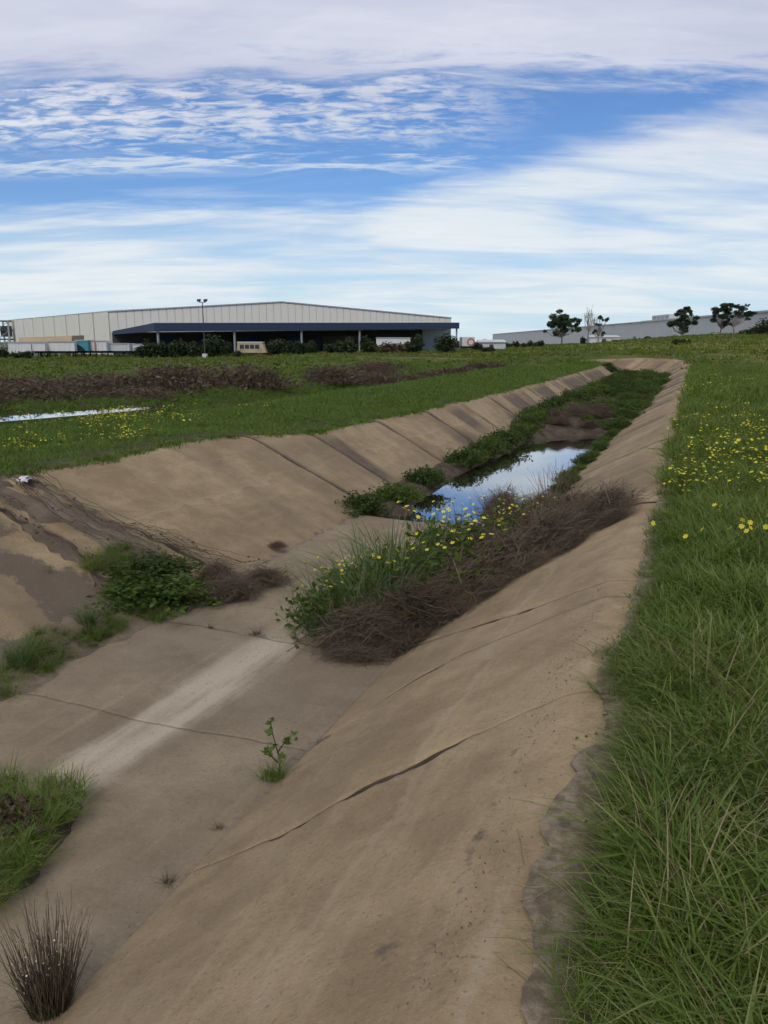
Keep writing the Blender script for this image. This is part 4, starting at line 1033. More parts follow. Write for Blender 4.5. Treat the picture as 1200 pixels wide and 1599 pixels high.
# -- litter caught at the head of the gully
def litter(x, y, z, seed, lab, sx):
    r_ = np.random.default_rng(seed); n = 9
    u, v = np.meshgrid(np.linspace(-1, 1, n), np.linspace(-1, 1, n))
    zz = .35 * (1 - u ** 2) * (1 - v ** 2) + .35 * r_.random((n, n)); V = np.stack([u + r_.normal(0, .1, (n, n)), v * .6 + r_.normal(0, .1, (n, n)), zz], -1).reshape(-1, 3) * sx
    o = obj('plastic_bag', mesh('plastic_bag', V, grid_faces(n, n), [M['litter']]), None, (x, y, z), seed, label=lab, category='litter')
    o['group'] = 'litter in the gully'
    sd = o.modifiers.new('thickness', 'SOLIDIFY'); sd.thickness = .004
litter(-6.35, 5.55, gul_z(-6.35, 5.5) + .05, 3, 'crumpled white plastic bag lying below the left crest', .10)
litter(-6.55, 6.30, gul_z(-6.5, 6.3) + .04, 5, 'flattened white litter at the head of the dark vine', .10)

# -- small growth on the near floor and joints
t = thing('grass_tuft', 'bright green tuft at the foot of the small thistle on the right toe', 'grass tuft', (-2.06, 3.56, FLOOR), 0, sc=.30)
part('blades', tussock(610, 160, .22, (.2, .55), (.010, .018), M['grass'], (.1, .8), (.1, .5)), t)
def thistle():
    r_ = np.random.default_rng(611)
    P = np.array([[(0, 0, 0), (.01, .0, .10), (-.012, .005, .18), (-.03, .0, .27), (-.04, .01, .34)], [(-.005, 0, .14), (.02, 0, .18), (.045, .01, .21), (.06, .01, .225), (.075, .01, .24)], [(.0, 0, .08), (-.03, 0, .11), (-.045, 0, .13), (-.055, 0, .14), (-.06, 0, .15)]], float)
    st = pmesh('stem', stalks(r_, P, .005), M['weeddk'])
    C = np.concatenate([P[0, 1:] + r_.normal(0, .018, (4, 3)) for _ in range(5)] + [P[1, 2:] + r_.normal(0, .014, (3, 3)) for _ in range(4)] + [P[2, 2:] + r_.normal(0, .014, (3, 3)) for _ in range(4)])
    return st, pmesh('leaves', leaves(r_, C, (.018, .034), .5), M['weed'])
t = thing('thistle', 'small upright thistle with ragged leaves growing from the right toe joint', 'thistle', (-2.05, 3.60, FLOOR), .4)
a_, b_ = thistle(); part('stem', a_, t, False); part('leaves', b_, t)
tiny_k = [spray_mesh(614 + i, 60, .10, (.15, .5), .006, M['twig'], .6, 'dead_stems', 1.7)[0] for i in range(3)]
for i, (x, y, sc, lab, k) in enumerate([(-2.08, 2.60, .16, 'tiny dry weed in the toe joint of the near slope', 0), (-2.08, 3.03, .12, 'tiny dark weed in the toe joint beyond the dry one', 1),
                                        (-3.30, 5.49, .22, 'low brown weed growing from the floor joint', 2), (-2.95, 5.52, .18, 'tiny weed at the right end of the floor joint', 0),
                                        (-3.75, 5.48, .14, 'tiny weed at the left end of the floor joint', 1)]):
    t = thing('dead_weed_heap', lab, 'weeds', (x, y, FLOOR), i, 'tiny weeds in the joints', sc=sc)
    part('dead_stems', tiny_k[k], t)
# dry white-flecked reed tuft, lower left
t = thing('dry_reed_tuft', 'dry brown reed tuft flecked with white fluff at the lower left', 'reeds', (-2.06, 1.86, FLOOR), .3)
r_ = np.random.default_rng(620)
me, tips, PP = spray_mesh(620, 230, .07, (.16, .43), .0019, M['twig'], .3, 'stems', .45); part('stems', me, t)
part('blades', pmesh('blades', blades(r_, 150, .075, (.08, .26), (.003, .005), (.05, .55), (.05, .4), 4), M['weeddk']), t)
C = PP.reshape(-1, 3); C = C[(C[:, 2] > .14) & (C[:, 2] < .36)]; C = C[r_.integers(0, len(C), 46)] + r_.normal(0, .004, (46, 3))
part('seed_fluff', pmesh('seed_fluff', leaves(r_, np.repeat(C, 3, 0), (.004, .008), 1, 1.2), M['white']), t)
# gravel and crumbs of dirt on the floor and along the toes
peb = []
for k in range(4):
    r_ = np.random.default_rng(626 + k); V = []
    ico = np.array([(0, 0, 1), (.9, 0, .3), (.28, .86, .35), (-.73, .53, .3), (-.73, -.53, .35), (.28, -.86, .3), (0, 0, -.6)]) * r_.uniform(.7, 1.2, (7, 3))
    F = np.array([(0, 1, 2), (0, 2, 3), (0, 3, 4), (0, 4, 5), (0, 5, 1), (6, 2, 1), (6, 3, 2), (6, 4, 3), (6, 5, 4), (6, 1, 5)])
    peb.append(mesh('pebble', ico * .006, F, [M['silt']]))
n_ = 1500
gx = np.concatenate([rng.normal(-2.06, .06, 500), rng.uniform(-4.2, -2.1, 500), rng.normal(-.50, .05, 500)]); gy_ = np.concatenate([rng.uniform(1.4, 9, 1000), rng.uniform(1.3, 5.5, 500)])
gz_ = np.array([z_chan(float(a), 5.0) for a in gx]) + .006
scatter('gravel', peb, np.column_stack([gx, gy_, gz_]), rng.uniform(.15, .9, n_) ** 1.6, rng.integers(0, 4, n_), 'scattered grit and pebbles on the channel concrete', 'gravel', 1.0)
# grass on the soil mound
mound_k = [tussock(630 + i, 260, .21, (.07, .20), (.004, .008), M['grass'], (.05, .7), (.1, .6), 4) for i in range(2)]
mw = herb_mesh(633, 70, .22, .10, (.012, .026), M['purple'], 14)
for i, (x, y, sc, lab) in enumerate([(-3.35, 2.80, .8, 'green grass tuft at the back left of the soil mound'), (-3.06, 2.94, .75, 'green grass tuft at the back corner of the soil mound'), (-3.2, 2.72, .75, 'grass tuft in the middle of the soil mound'),
                                     (-2.95, 2.7, .75, 'low grass tuft on the right flank of the soil mound'), (-2.86, 2.42, .75, 'low grass tuft near the front of the soil mound'), (-3.0, 2.25, .7, 'grass tuft at the front left of the soil mound'),
                                     (-3.05, 2.48, .6, 'short grass tuft beside the reddish weeds on the mound'), (-3.5, 2.75, .9, 'grass tuft at the far left of the soil mound'), (-2.8, 2.1, .6, 'nearest grass tuft on the soil mound')]):
    t = thing('grass_tussock', lab, 'grass tuft', (x, y, FLOOR + .05), i, 'grass tufts on the soil mound', sc=sc); part('blades', mound_k[i % 2], t)
for i, (x, y, lab) in enumerate([(-3.12, 2.62, 'dark reddish weed patch on the soil mound'), (-3.4, 2.5, 'reddish weed patch at the left of the soil mound')]):
    t = thing('reddish_weed', lab, 'weeds', (x, y, FLOOR + .05), i, 'reddish weeds on the soil mound'); part('leaves', mw[0], t); part('stems', mw[1], t)
P = np.column_stack([rng.uniform(-4.3, -2.6, 1500), rng.uniform(1.2, 3.25, 1500)]); P = P[in_poly(P, MND)]
P = P[fbm(P[:, 0] * 3, P[:, 1] * 3, 171, 3) > .40]
Q = []
for _ in range(240):
    yq = rng.uniform(3.4, 5.6); Q.append((-4.5 + rng.normal(0, .10), yq))
for _ in range(420): Q.append((rng.uniform(-5.3, -4.2), rng.normal(5.85, .32)))
for _ in range(26): Q.append((rng.uniform(-4.1, -2.9), 5.5 + rng.normal(0, .012)))
Q = np.array(Q); Q = Q[(fbm(Q[:, 0] * 4, Q[:, 1] * 4, 172, 2) > .5) | (Q[:, 0] > -4.15)]
PP_ = np.concatenate([np.column_stack([P, np.full(len(P), FLOOR + .055)]), np.column_stack([Q, [gul_z(a, b) - .01 if a < -4.2 else FLOOR - .01 for a, b in Q]])])
sc_ = np.concatenate([rng.uniform(.35, .75, len(P)), np.where(Q[:, 0] > -4.15, .22, 1) * rng.uniform(.35, .75, len(Q))])
scatter('channel_grass', near_k[:7], PP_, sc_, rng.integers(0, 7, len(PP_)), 'green grass sprouting on the silt and the soil mound in the channel', 'grass')
# straw on the dirt beside the lip
for i, (x, y, L_, a0, lab) in enumerate([(-.40, 2.23, .16, 1.9, 'pale bent straw on the dirt beside the grass'), (-.36, 2.05, .20, .1, 'pale straw lying flat across the lip'), (-.33, 2.00, .18, .75, 'pale straw crossing the other on the lip'),
                                         (-.31, 1.72, .12, 2.7, 'short dark twig on the dirt at the grass edge'), (-.40, 4.4, .14, 2.9, 'thin straw reaching over the lip far up')]):
    P = np.array([[(-.5, 0, .012), (-.2, .02, .02), (.1, -.01, .018), (.5, .03, .03)]]) * np.array([L_, L_, 1])
    o = obj('straw', pmesh('straw', stalks(np.random.default_rng(640 + i), P, .0022), M['straw' if i != 3 else 'twig']), None, (x, y, .01 + float(min(0, z_right(x)))), a0, label=lab, category='straw'); o['group'] = 'straws on the lip'

# -- yellow flowers in the grass
def meadow_flower(seed, heads, d, H=.26, spread=.10):
    r_ = np.random.default_rng(seed)
    tp = np.stack([r_.normal(0, spread, heads), r_.normal(0, spread, heads), r_.uniform(.7, 1.15, heads) * H], -1)
    b = tp * np.array([.25, .25, 0]); P = b[:, None] + (tp - b)[:, None] * np.linspace(0, 1, 5)[None, :, None]
    return pmesh('stem', stalks(r_, P, .0028), M['weed']), flower_heads(r_, tp, d), tp
mf_k = [meadow_flower(650 + i, h_, .036) for i, h_ in enumerate((3, 5, 7, 4))]
mf_me = [(a_, pmesh('flowers', b_, M['yellow'])) for a_, b_, c_ in mf_k]
def meadow(x, y, k, lab, group, sc):
    t = thing('yellow_flower', lab, 'flower', (x, y, float(gh(x, y)) - .01), random.uniform(0, 6), group, sc=sc)
    part('stem', mf_me[k][0], t); part('flowers', mf_me[k][1], t)
one_head = mesh('flower_head', *flower_heads(np.random.default_rng(3), [np.zeros(3)], .04)[:2], [M['yellow']])
def near_flower(x, y, n, H, lab):
    t = thing('yellow_flower', lab, 'flower', (x, y, float(gh(x, y))), 0, 'nearest yellow flowers in the right grass'); r_ = np.random.default_rng(int(x * 100 + y * 1000) % 9999)
    tp = np.stack([r_.normal(0, .05, n), r_.normal(0, .05, n), H * r_.uniform(.8, 1.1, n)], -1); b = tp * np.array([.2, .2, 0])
    part('stem', pmesh('stem', stalks(r_, b[:, None] + (tp - b)[:, None] * np.linspace(0, 1, 5)[None, :, None], .0022), M['weed']), t)
    for c in tp:
        o = obj('flower_head', one_head, t, c); o.rotation_euler = (r_.normal(0, .4), r_.normal(0, .4), r_.uniform(0, 6))
for x, y, n, lab in [(-.10, 6.15, 1, 'lone yellow flower at the edge of the grass by the lip'), (.00, 5.85, 1, 'lone yellow flower just nearer than the one by the lip'), (.29, 6.75, 3, 'farthest of the near yellow flowers, with bright heads'),
                     (.38, 5.98, 6, 'densest cluster of near yellow flowers in the grass'), (.54, 6.10, 2, 'pair of yellow flowers right of the dense near cluster'), (.20, 5.92, 1, 'single yellow flower left of the dense near cluster'), (.62, 6.6, 2, 'near yellow flowers at the right edge of the picture')]:
    near_flower(x, y, n, .27, lab)
cnt = 0
while cnt < 155:
    x = random.uniform(-.15, 5.0); y = 8.2 + 27 * random.random() ** 1.5
    if cnt < 75: x = random.uniform(-.16, 1.1); y = random.uniform(8.3, 15)
    a0, d0 = to_cam(x, y)
    if a0 / d0 > .56: continue
    dn = math.exp(-((y - 9.5 - x * .5) / 3.0) ** 2) * (1.0 if x < 1.2 else .6) + .35 * (fbm(np.array([x * .7]), np.array([y * .25]), 141, 3)[0] > .5)
    if random.random() > dn and cnt >= 75: continue
    meadow(x, y, random.randrange(4), 'yellow flowers scattered through the long grass on the right bank', 'yellow flowers on the right bank', random.uniform(.6, 1.15) * (1 + .012 * y)); cnt += 1
cnt = 0
while cnt < 130:
    x = random.uniform(-13.6, -7.2); y = random.uniform(7, 17)
    a0, d0 = to_cam(x, y)
    if a0 / d0 < -.56 or (a0 / d0 > -.26 and random.random() < .8): continue
    if random.random() > .15 + .95 * (fbm(np.array([x * .5]), np.array([y * .5]), 151, 2)[0] > .48) * (x < -8.4): continue
    meadow(x, y, random.randrange(4), 'yellow flowers scattered through the short grass on the left bank', 'yellow flowers on the left bank', random.uniform(.65, 1.15)); cnt += 1
# the smallest blooms between them
P = np.concatenate([np.column_stack([rng.uniform(-13.4, -7.4, 900), rng.uniform(7.5, 16.5, 900)]), np.column_stack([rng.uniform(0, 7, 900), rng.uniform(15, 40, 900)])])
a0 = P[:, 0] * RGT[0] + P[:, 1] * RGT[1]; d0 = P[:, 0] * FWD[0] + P[:, 1] * FWD[1]
pk = np.where(P[:, 0] < -3, ss(.46, .60, fbm(P[:, 0] * .5, P[:, 1] * .5, 151, 2)) * (1 - ss(-.30, -.20, a0 / d0)) * .9 + .02, .42 * ss(.44, .60, fbm(P[:, 0] * .7, P[:, 1] * .25, 141, 3)))
P = P[rng.random(len(P)) < pk]; P = P[in_poly(P, HOLE_C) == False]
scatter('meadow_flowers', [m_[1] for m_ in mf_me], np.column_stack([P, gh(P[:, 0], P[:, 1])]), rng.uniform(.45, .85, len(P)), rng.integers(0, 4, len(P)), 'smallest yellow blooms sprinkled through the grass of both banks', 'flowers')
# far drifts of yellow flowers
n_ = 2600
P = on_land(np.concatenate([sector(34, 110, .75, 33), sector(60, 160, .14, 33)]))
a0 = P[:, 0] * RGT[0] + P[:, 1] * RGT[1]; d0 = P[:, 0] * FWD[0] + P[:, 1] * FWD[1]
pk = ss(.46, .62, fbm(P[:, 0] * .06, P[:, 1] * .035, 161, 3)) * ss(-.12, .12, a0 / d0) * (((P[:, 0] > .2) | (P[:, 1] > 62) | (P[:, 0] < -14)))
P = P[rng.random(len(P)) < pk]
scatter('far_flowers', [m_[1] for m_ in mf_me], np.column_stack([P, gh(P[:, 0], P[:, 1])]), rng.uniform(1.1, 1.7, len(P)), rng.integers(0, 4, len(P)), 'drifts of yellow flowers in the far field', 'flowers')

# -- brown brush along the swale on the left and across the field
def brush_mesh(seed, n, Lx, Ly, H):
    r_ = np.random.default_rng(seed); k = 4
    cx = r_.normal(0, Lx * .42, n); cy = r_.normal(0, Ly * .42, n); env = np.exp(-(cx / Lx) ** 2 - (cy / Ly) ** 2)
    hh = H * env * r_.uniform(.35, 1.1, n); tt = np.linspace(0, 1, k)
    lean = r_.normal(0, .5, (n, 2))
    P = np.zeros((n, k, 3))
    P[..., 0] = cx[:, None] + lean[:, :1] * hh[:, None] * tt + r_.normal(0, .04, (n, k)); P[..., 1] = cy[:, None] + lean[:, 1:] * hh[:, None] * tt + r_.normal(0, .04, (n, k)); P[..., 2] = hh[:, None] * tt
    C = P[:, 1:].reshape(-1, 3)[r_.integers(0, n * 3, n * 2)]
    return pmesh('stems', stalks(r_, P, .013), M['twig']), pmesh('twiggy_leaves', leaves(r_, C, (.03, .08), .7), M['brush'])
br_k = [brush_mesh(670 + i, 900, 1.5, 1.1, .75) for i in range(3)]
def brush(x, y, sc, lab, group, k):
    t = thing('brown_brush', lab, 'brush', (x, y, float(gh(x, y)) - .05), random.uniform(0, 6), group, sc=sc)
    part('stems', br_k[k % 3][0], t); part('twiggy_leaves', br_k[k % 3][1], t)
brush(-16.9, 23.2, (1.7, 1.5, 1.15), 'largest brown brush mound in the left field', 'brown brush in the left field', 0)
brush(-15.6, 25.4, (1.5, 1.3, 1.1), 'brown brush joining the largest mound on its right', 'brown brush in the left field', 1)
brush(-14.8, 31.5, (1.4, 1.3, 1.0), 'second brown brush mound right of the largest one', 'brown brush in the left field', 2)
brush(-13.9, 34.0, (1.5, 1.1, .8), 'low brown brush trailing right from the second mound', 'brown brush in the left field', 0)
for i, (x, y, sc) in enumerate([(-17.6, 15.2, 1.0), (-18.4, 16.9, 1.1), (-17.0, 17.8, .9), (-18.9, 18.8, 1.1), (-17.4, 19.8, 1.1), (-19.6, 20.8, 1.1), (-18.6, 22.4, 1.2), (-17.2, 21.4, 1.1), (-20.6, 23.5, 1.2), (-15.8, 20.0, .8), (-16.2, 18.6, .7), (-21.8, 21.0, 1.2), (-20.6, 18.2, 1.1)]):
    brush(x, y, (sc * 1.3, sc * 1.2, sc * .52), ORD[i] + ' low brown brush patch in the strip behind the puddle, counted along it', 'low brush strip behind the puddle', i)
for i, (x, y, sc) in enumerate([(-13.5, 38, 1.1), (-13.6, 42, 1.1), (-13.2, 46, 1.2), (-12.6, 51, 1.2), (-16.0, 39, 1.1), (-17.5, 44, 1.2)]):
    brush(x, y, (sc * 1.3, sc * 1.2, sc * .55), ORD[i] + ' low brown brush in the line beyond the second mound', 'low brush line across the field', i)

# ================================================================== BUILDINGS BEYOND THE FIELD
def V3(p): return Vector(p)
def px_of(p):
    a, d = to_cam(p.x, p.y); h = p.z - EYE
    dep = d * math.cos(PITCH) - h * math.sin(PITCH); up = d * math.sin(PITCH) + h * math.cos(PITCH)
    return 600 + F_PX * a / dep, 799.5 - F_PX * up / dep
def wall_piece(mb, p, q, z0, zp, zq, th, n):
    """upright piece between plan points p and q, tops at zp and zq, th thick along n"""
    o = n * th
    mb.hexa([(p.x, p.y, z0), (q.x, q.y, z0), (q.x - o.x, q.y - o.y, z0), (p.x - o.x, p.y - o.y, z0),
             (p.x, p.y, zp), (q.x, q.y, zq), (q.x - o.x, q.y - o.y, zq), (p.x - o.x, p.y - o.y, zp)])
def flat(v): return Vector((v.x, v.y, 0))

A = at(170, 487, 130); B = at(705, 497, 155); C = at(10, 501, 187)
zA, zB = A.z, B.z; A0, B0, C0 = flat(A), flat(B), flat(C)
zC = zA
lo, hi = 0.0, 1.0
for _ in range(40):
    m_ = (lo + hi) / 2; q = A0.lerp(B0, m_); q.z = 8
    if px_of(q)[0] < 440: lo = m_
    else: hi = m_
tp = lo; dpk = to_cam(*A0.lerp(B0, tp).xy)[1]; zP = at(440, 472, dpk).z
nF = (B0 - A0).normalized(); nF = Vector((nF.y, -nF.x, 0)); nS = (C0 - A0).normalized(); nS = Vector((-nS.y, nS.x, 0))
if nF.dot(-A0) < 0: nF = -nF
if nS.dot(-A0) < 0: nS = -nS
def z_gable(t): return zA + (zP - zA) * t / tp if t < tp else zP + (zB - zP) * (t - tp) / (1 - tp)
wh = thing('warehouse', 'long cream warehouse with low gable roof and dark navy loading canopy', 'warehouse', A0)
def rel(mb): mb.v = [(v[0] - A0.x, v[1] - A0.y, v[2]) for v in mb.v]; return mb
GZ = -1.2
def canopy_z(t): return at(175, 517, 130).z + (at(700, 513, 155).z - at(175, 517, 130).z) * t
mb = MB(); wall_piece(mb, A0, A0.lerp(B0, tp), GZ, zA - .06, zP - .06, .3, nF); rel(mb).build('gable_wall', M['seam'], wh)
mb = MB(); wall_piece(mb, A0.lerp(B0, tp), B0, GZ, zP - .06, zB - .06, .3, nF); rel(mb).build('gable_wall', M['seam'], wh)
mb = MB(); wall_piece(mb, A0 - nF * .35, C0, GZ, zA - .06, zC - .06, .3, nS); rel(mb).build('side_wall', M['seam'], wh)
N = 48
for i in range(N):
    t0 = i / N + .0009; t1 = (i + 1) / N - .0009
    p, q = A0.lerp(B0, t0) + nF * .09, A0.lerp(B0, t1) + nF * .09
    mb = MB(); wall_piece(mb, p, q, canopy_z((t0 + t1) / 2) - .2, z_gable(t0), z_gable(t1), .085, nF); rel(mb).build('wall_panel', M['cream'], wh)
for i in range(9):
    t0 = i / 9 + .004; t1 = (i + 1) / 9 - .004
    p, q = A0.lerp(C0, t0) + nS * .09, A0.lerp(C0, t1) + nS * .09
    mb = MB(); wall_piece(mb, p, q, -1.0, zA, zC, .085, nS); rel(mb).build('wall_panel', M['cream'], wh)
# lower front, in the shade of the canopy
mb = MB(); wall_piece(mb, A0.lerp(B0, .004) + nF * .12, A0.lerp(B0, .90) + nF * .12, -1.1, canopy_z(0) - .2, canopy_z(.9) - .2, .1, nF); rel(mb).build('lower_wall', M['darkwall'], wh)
mb = MB(); wall_piece(mb, A0.lerp(B0, .902) + nF * .12, A0.lerp(B0, .998) + nF * .12, -1.1, canopy_z(.9) - .2, canopy_z(1) - .2, .1, nF); rel(mb).build('lower_wall', M['lightgrey'], wh)
for t0 in (.10, .22, .34, .46, .58, .64, .76):
    p, q = A0.lerp(B0, t0) + nF * .2, A0.lerp(B0, t0 + .06) + nF * .2
    mb = MB(); wall_piece(mb, p, q, -.7, 2.6, 2.6, .06, nF); d_ = rel(mb).build('roller_door', M['bark' if t0 in (.58, .64) else 'navy'], wh)
    mb = MB(); wall_piece(mb, p + nF * .05, q + nF * .05, .9, 1.0, 1.0, .04, nF); rel(mb).build('door_rail', M['steel'], d_)
back = (C0 - A0)
pk0 = A0.lerp(B0, tp)
def roof_slab(p, zp, q, zq, nm):
    mb = MB(); e = nF * .25
    P4 = [p + e, q + e, q + back, p + back]; Z4 = [zp, zq, zq, zp]
    mb.hexa([(v.x, v.y, z + .02) for v, z in zip(P4, Z4)] + [(v.x, v.y, z + .20) for v, z in zip(P4, Z4)])
    rel(mb).build(nm, M['roof'], wh)
roof_slab(A0, zA, pk0, zP, 'roof'); roof_slab(pk0, zP, B0, zB, 'roof')
# canopy
aF = (B0 - A0).normalized()
Q1 = at(240, 504, 119); Q2 = at(717, 503.5, 143.5)
W1 = at(176, 517, 129.8); W2 = A0.lerp(B0, 1.01) + nF * .1; W2.z = canopy_z(1) + .35
q1, q2, w1, w2 = flat(Q1), flat(Q2), flat(W1), flat(W2)
ft = .18
mb = MB(); mb.hexa([(w1.x, w1.y, W1.z - .1), (q1.x, q1.y, Q1.z - .35), (q2.x, q2.y, Q2.z - .35), (w2.x, w2.y, W2.z - .1), (w1.x, w1.y, W1.z), (q1.x, q1.y, Q1.z - .12), (q2.x, q2.y, Q2.z - .12), (w2.x, w2.y, W2.z)]); rel(mb).build('canopy_roof', M['navy'], wh)
def fascia(p, zp, hp, q, zq, hq, n, nm):
    o = n * ft; mb = MB()
    mb.hexa([(p.x, p.y, zp - hp), (q.x, q.y, zq - hq), (q.x - o.x, q.y - o.y, zq - hq), (p.x - o.x, p.y - o.y, zp - hp), (p.x, p.y, zp), (q.x, q.y, zq), (q.x - o.x, q.y - o.y, zq), (p.x - o.x, p.y - o.y, zp)])
    rel(mb).build(nm, M['navy'], wh)
fd = nF
fascia(q1 + fd * .2, Q1.z, 1.25, q2 + fd * .2, Q2.z, 1.05, fd, 'fascia')
ns = (w1 - q1).normalized(); ns = Vector((ns.y, -ns.x, 0)); ns = ns if ns.dot(aF) < 0 else -ns
fascia(q1 + ns * .02, Q1.z - .02, 1.2, w1 + ns * .02, W1.z + .02, .55, ns, 'fascia')
for ppx in (247, 367, 472, 563, 715):
    l0, h0 = 0., 1.
    for _ in range(30):
        m_ = (l0 + h0) / 2; q = q1.lerp(q2, m_); q.z = 3
        if px_of(q)[0] < ppx: l0 = m_
        else: h0 = m_
    p = q1.lerp(q2, min(l0, .995)) - fd * .3
    s_ = .13
    MB().box(p.x - s_ - A0.x, p.x + s_ - A0.x, p.y - s_ - A0.y, p.y + s_ - A0.y, -1.3, Q1.z + (Q2.z - Q1.z) * l0 - .36).build('post', M['steel'], wh)

# ---- grey warehouse on the right, running away from the viewer
zt = EYE + 6.0
Rn, Fr = flat(at(1290, 500, 139)), flat(at(770, 522, 670))
gw_ = thing('grey_warehouse', 'long grey warehouse behind the gum trees on the right', 'warehouse', Rn)
nG = (Fr - Rn).normalized(); nG = Vector((nG.y, -nG.x, 0)); nG = nG if nG.dot(-Rn) > 0 else -nG
def relg(mb): mb.v = [(v[0] - Rn.x, v[1] - Rn.y, v[2]) for v in mb.v]; return mb
bk = -nG * 60
mb = MB(); mb.hexa([(v.x, v.y, -6) for v in (Rn, Fr, Fr + bk, Rn + bk)] + [(v.x, v.y, zt - .35) for v in (Rn, Fr, Fr + bk, Rn + bk)]); relg(mb).build('wall', M['seam'], gw_)
NP = 34
for i in range(NP):
    # panels of even width on the wall
    t0, t1 = i / NP, (i + 1) / NP - .0012
    p, q = Rn.lerp(Fr, t0) + nG * .1, Rn.lerp(Fr, t1) + nG * .1
    up = .0 if (Rn.lerp(Fr, t0) - Rn).length > (flat(at(985, 503, 246)) - Rn).length else .42
    mb = MB(); wall_piece(mb, p, q, -5.9, zt - .3 + up, zt - .3 + up, .095, nG); relg(mb).build('wall_panel', M['greywall'], gw_)
mb = MB(); P4 = [v + nG * .3 for v in (Rn, Fr)] + [Fr + bk, Rn + bk]
mb.hexa([(v.x, v.y, zt - .34) for v in P4] + [(v.x, v.y, zt - .02) for v in P4]); relg(mb).build('roof', M['roof'], gw_)
u0, u1 = flat(at(1008, 500, 243)) , flat(at(1034, 500, 228))
nu_ = (u1 - u0).normalized(); nu_ = Vector((nu_.y, -nu_.x, 0)); nu_ = nu_ if nu_.dot(nG) > 0 else -nu_
mb = MB(); wall_piece(mb, u0 - nu_ * 2, u1 - nu_ * 2, zt - .1, zt + 1.5, zt + 1.5, 4, nu_); ru = relg(mb).build('rooftop_unit', M['lightgrey'], gw_)
for k in range(4):
    a_, b_ = u0.lerp(u1, .08 + k * .24) - nu_ * 1.97, u0.lerp(u1, .24 + k * .24) - nu_ * 1.97
    mb = MB(); wall_piece(mb, a_, b_, zt + .25, zt + 1.2, zt + 1.2, .06, nu_); relg(mb).build('louvre', M['steel'], ru)

# ---- trailers, containers and vehicles in the yard
def yard_box(name, px0, px1, py0, d, body, lab, cat, ribs=6, wheels=True, depth=2.6, group=None, leg=.9):
    """box on a chassis, standing square to the viewer; returns the thing and its size"""
    c = at((px0 + px1) / 2, py0, d); wdt = (at(px1, py0, d) - at(px0, py0, d)).length
    g0 = float(gh(c.x, c.y)); top = c.z - g0
    t = thing(name, lab, cat, (c.x, c.y, g0), YAW, group)
    b0 = leg if wheels else .1
    MB().box(-wdt / 2, wdt / 2, 0, depth, b0, top).build('body', body, t)
    for i in range(ribs + 1 if ribs else 0):
        x = -wdt / 2 + .06 + (wdt - .12) * i / ribs
        MB().box(x - .05, x + .05, -.06, -.002, b0 + .05, top - .05).build('rib', body, t)
    MB().box(-wdt / 2 - .03, wdt / 2 + .03, -.08, -.002, top - .14, top + .04).build('top_rail', M['steel'], t)
    if wheels:
        MB().box(-wdt / 2 + .1, wdt / 2 - .1, .2, depth - .2, b0 - .3, b0 - .005).build('chassis', M['black'], t)
        for x in (-wdt * .36, -wdt * .36 + 1.15 if wdt > 4 else wdt * .3, wdt * .38):
            w_ = MB().tube([(x, -.02, .48), (x, .32, .48)], [.46, .46], 14).build('wheel', M['black'], t)
            MB().tube([(x, -.05, .48), (x, -.021, .48)], [.22, .22], 10).build('hub', M['steel'], w_)
    return t, wdt, top
yg = 'trailers and containers in the yard'
yard_box('shipping_container', 12, 48, 534, 112, M['whitepaint'], 'off white container farthest left behind the dark bush', 'container', 7, False, group=yg)
yard_box('box_trailer', 50, 70, 534, 110, M['whitepaint'], 'narrow white trailer end with dark door gaps in the yard', 'trailer', 3, True, group=yg)
yard_box('box_trailer', 74, 116, 533, 111, M['whitepaint'], 'bright white box trailer left of the teal curtain', 'trailer', 5, True, group=yg)
t, wd_, tp_ = yard_box('curtain_trailer', 118, 137, 531, 112, M['teal'], 'teal curtain trailer with torn dark and rust side', 'trailer', 0, True, group=yg)
mb = MB(); mb.v = [(-wd_ * .42, -.10, 1.0), (wd_ * .22, -.10, 1.0), (wd_ * .22, -.10, tp_ * .45), (0, -.10, tp_ * .62), (-wd_ * .42, -.10, tp_ * .78), (-wd_ * .42, -.01, 1.0), (wd_ * .22, -.01, 1.0), (wd_ * .22, -.01, tp_ * .45), (0, -.01, tp_ * .62), (-wd_ * .42, -.01, tp_ * .78)]
mb.f = [(0, 1, 2, 3, 4), (9, 8, 7, 6, 5)] + [(i, i + 5, (i + 1) % 5 + 5, (i + 1) % 5) for i in range(5)]
mb.build('torn_opening', M['black'], t)
MB().box(-wd_ * .02, wd_ * .2, -.16, -.11, 1.0, tp_ * .42).build('rusty_load', M['rust'], t)
t, wd_, tp_ = yard_box('box_trailer', 140, 166, 532, 113, M['whitepaint'], 'white box trailer with a red stripe right of the teal curtain', 'trailer', 4, True, group=yg)
MB().box(-wd_ * .22, -wd_ * .12, -.12, -.065, 1.0, tp_ - .2).build('stripe', M['red'], t)
yard_box('box_trailer', 168, 202, 536, 114, M['lightgrey'], 'low grey white trailer beside the shaded corner of the canopy', 'trailer', 6, True, group=yg)
yard_box('box_trailer', 206, 240, 537, 115, M['whitepaint'], 'white trailer half hidden by bushes under the canopy', 'trailer', 4, True, group=yg)
yard_box('box_trailer', 588, 641, 527, 116, M['whitepaint'], 'white trailer with a brown domed bush before it near the canopy end', 'trailer', 5, True, group=yg)
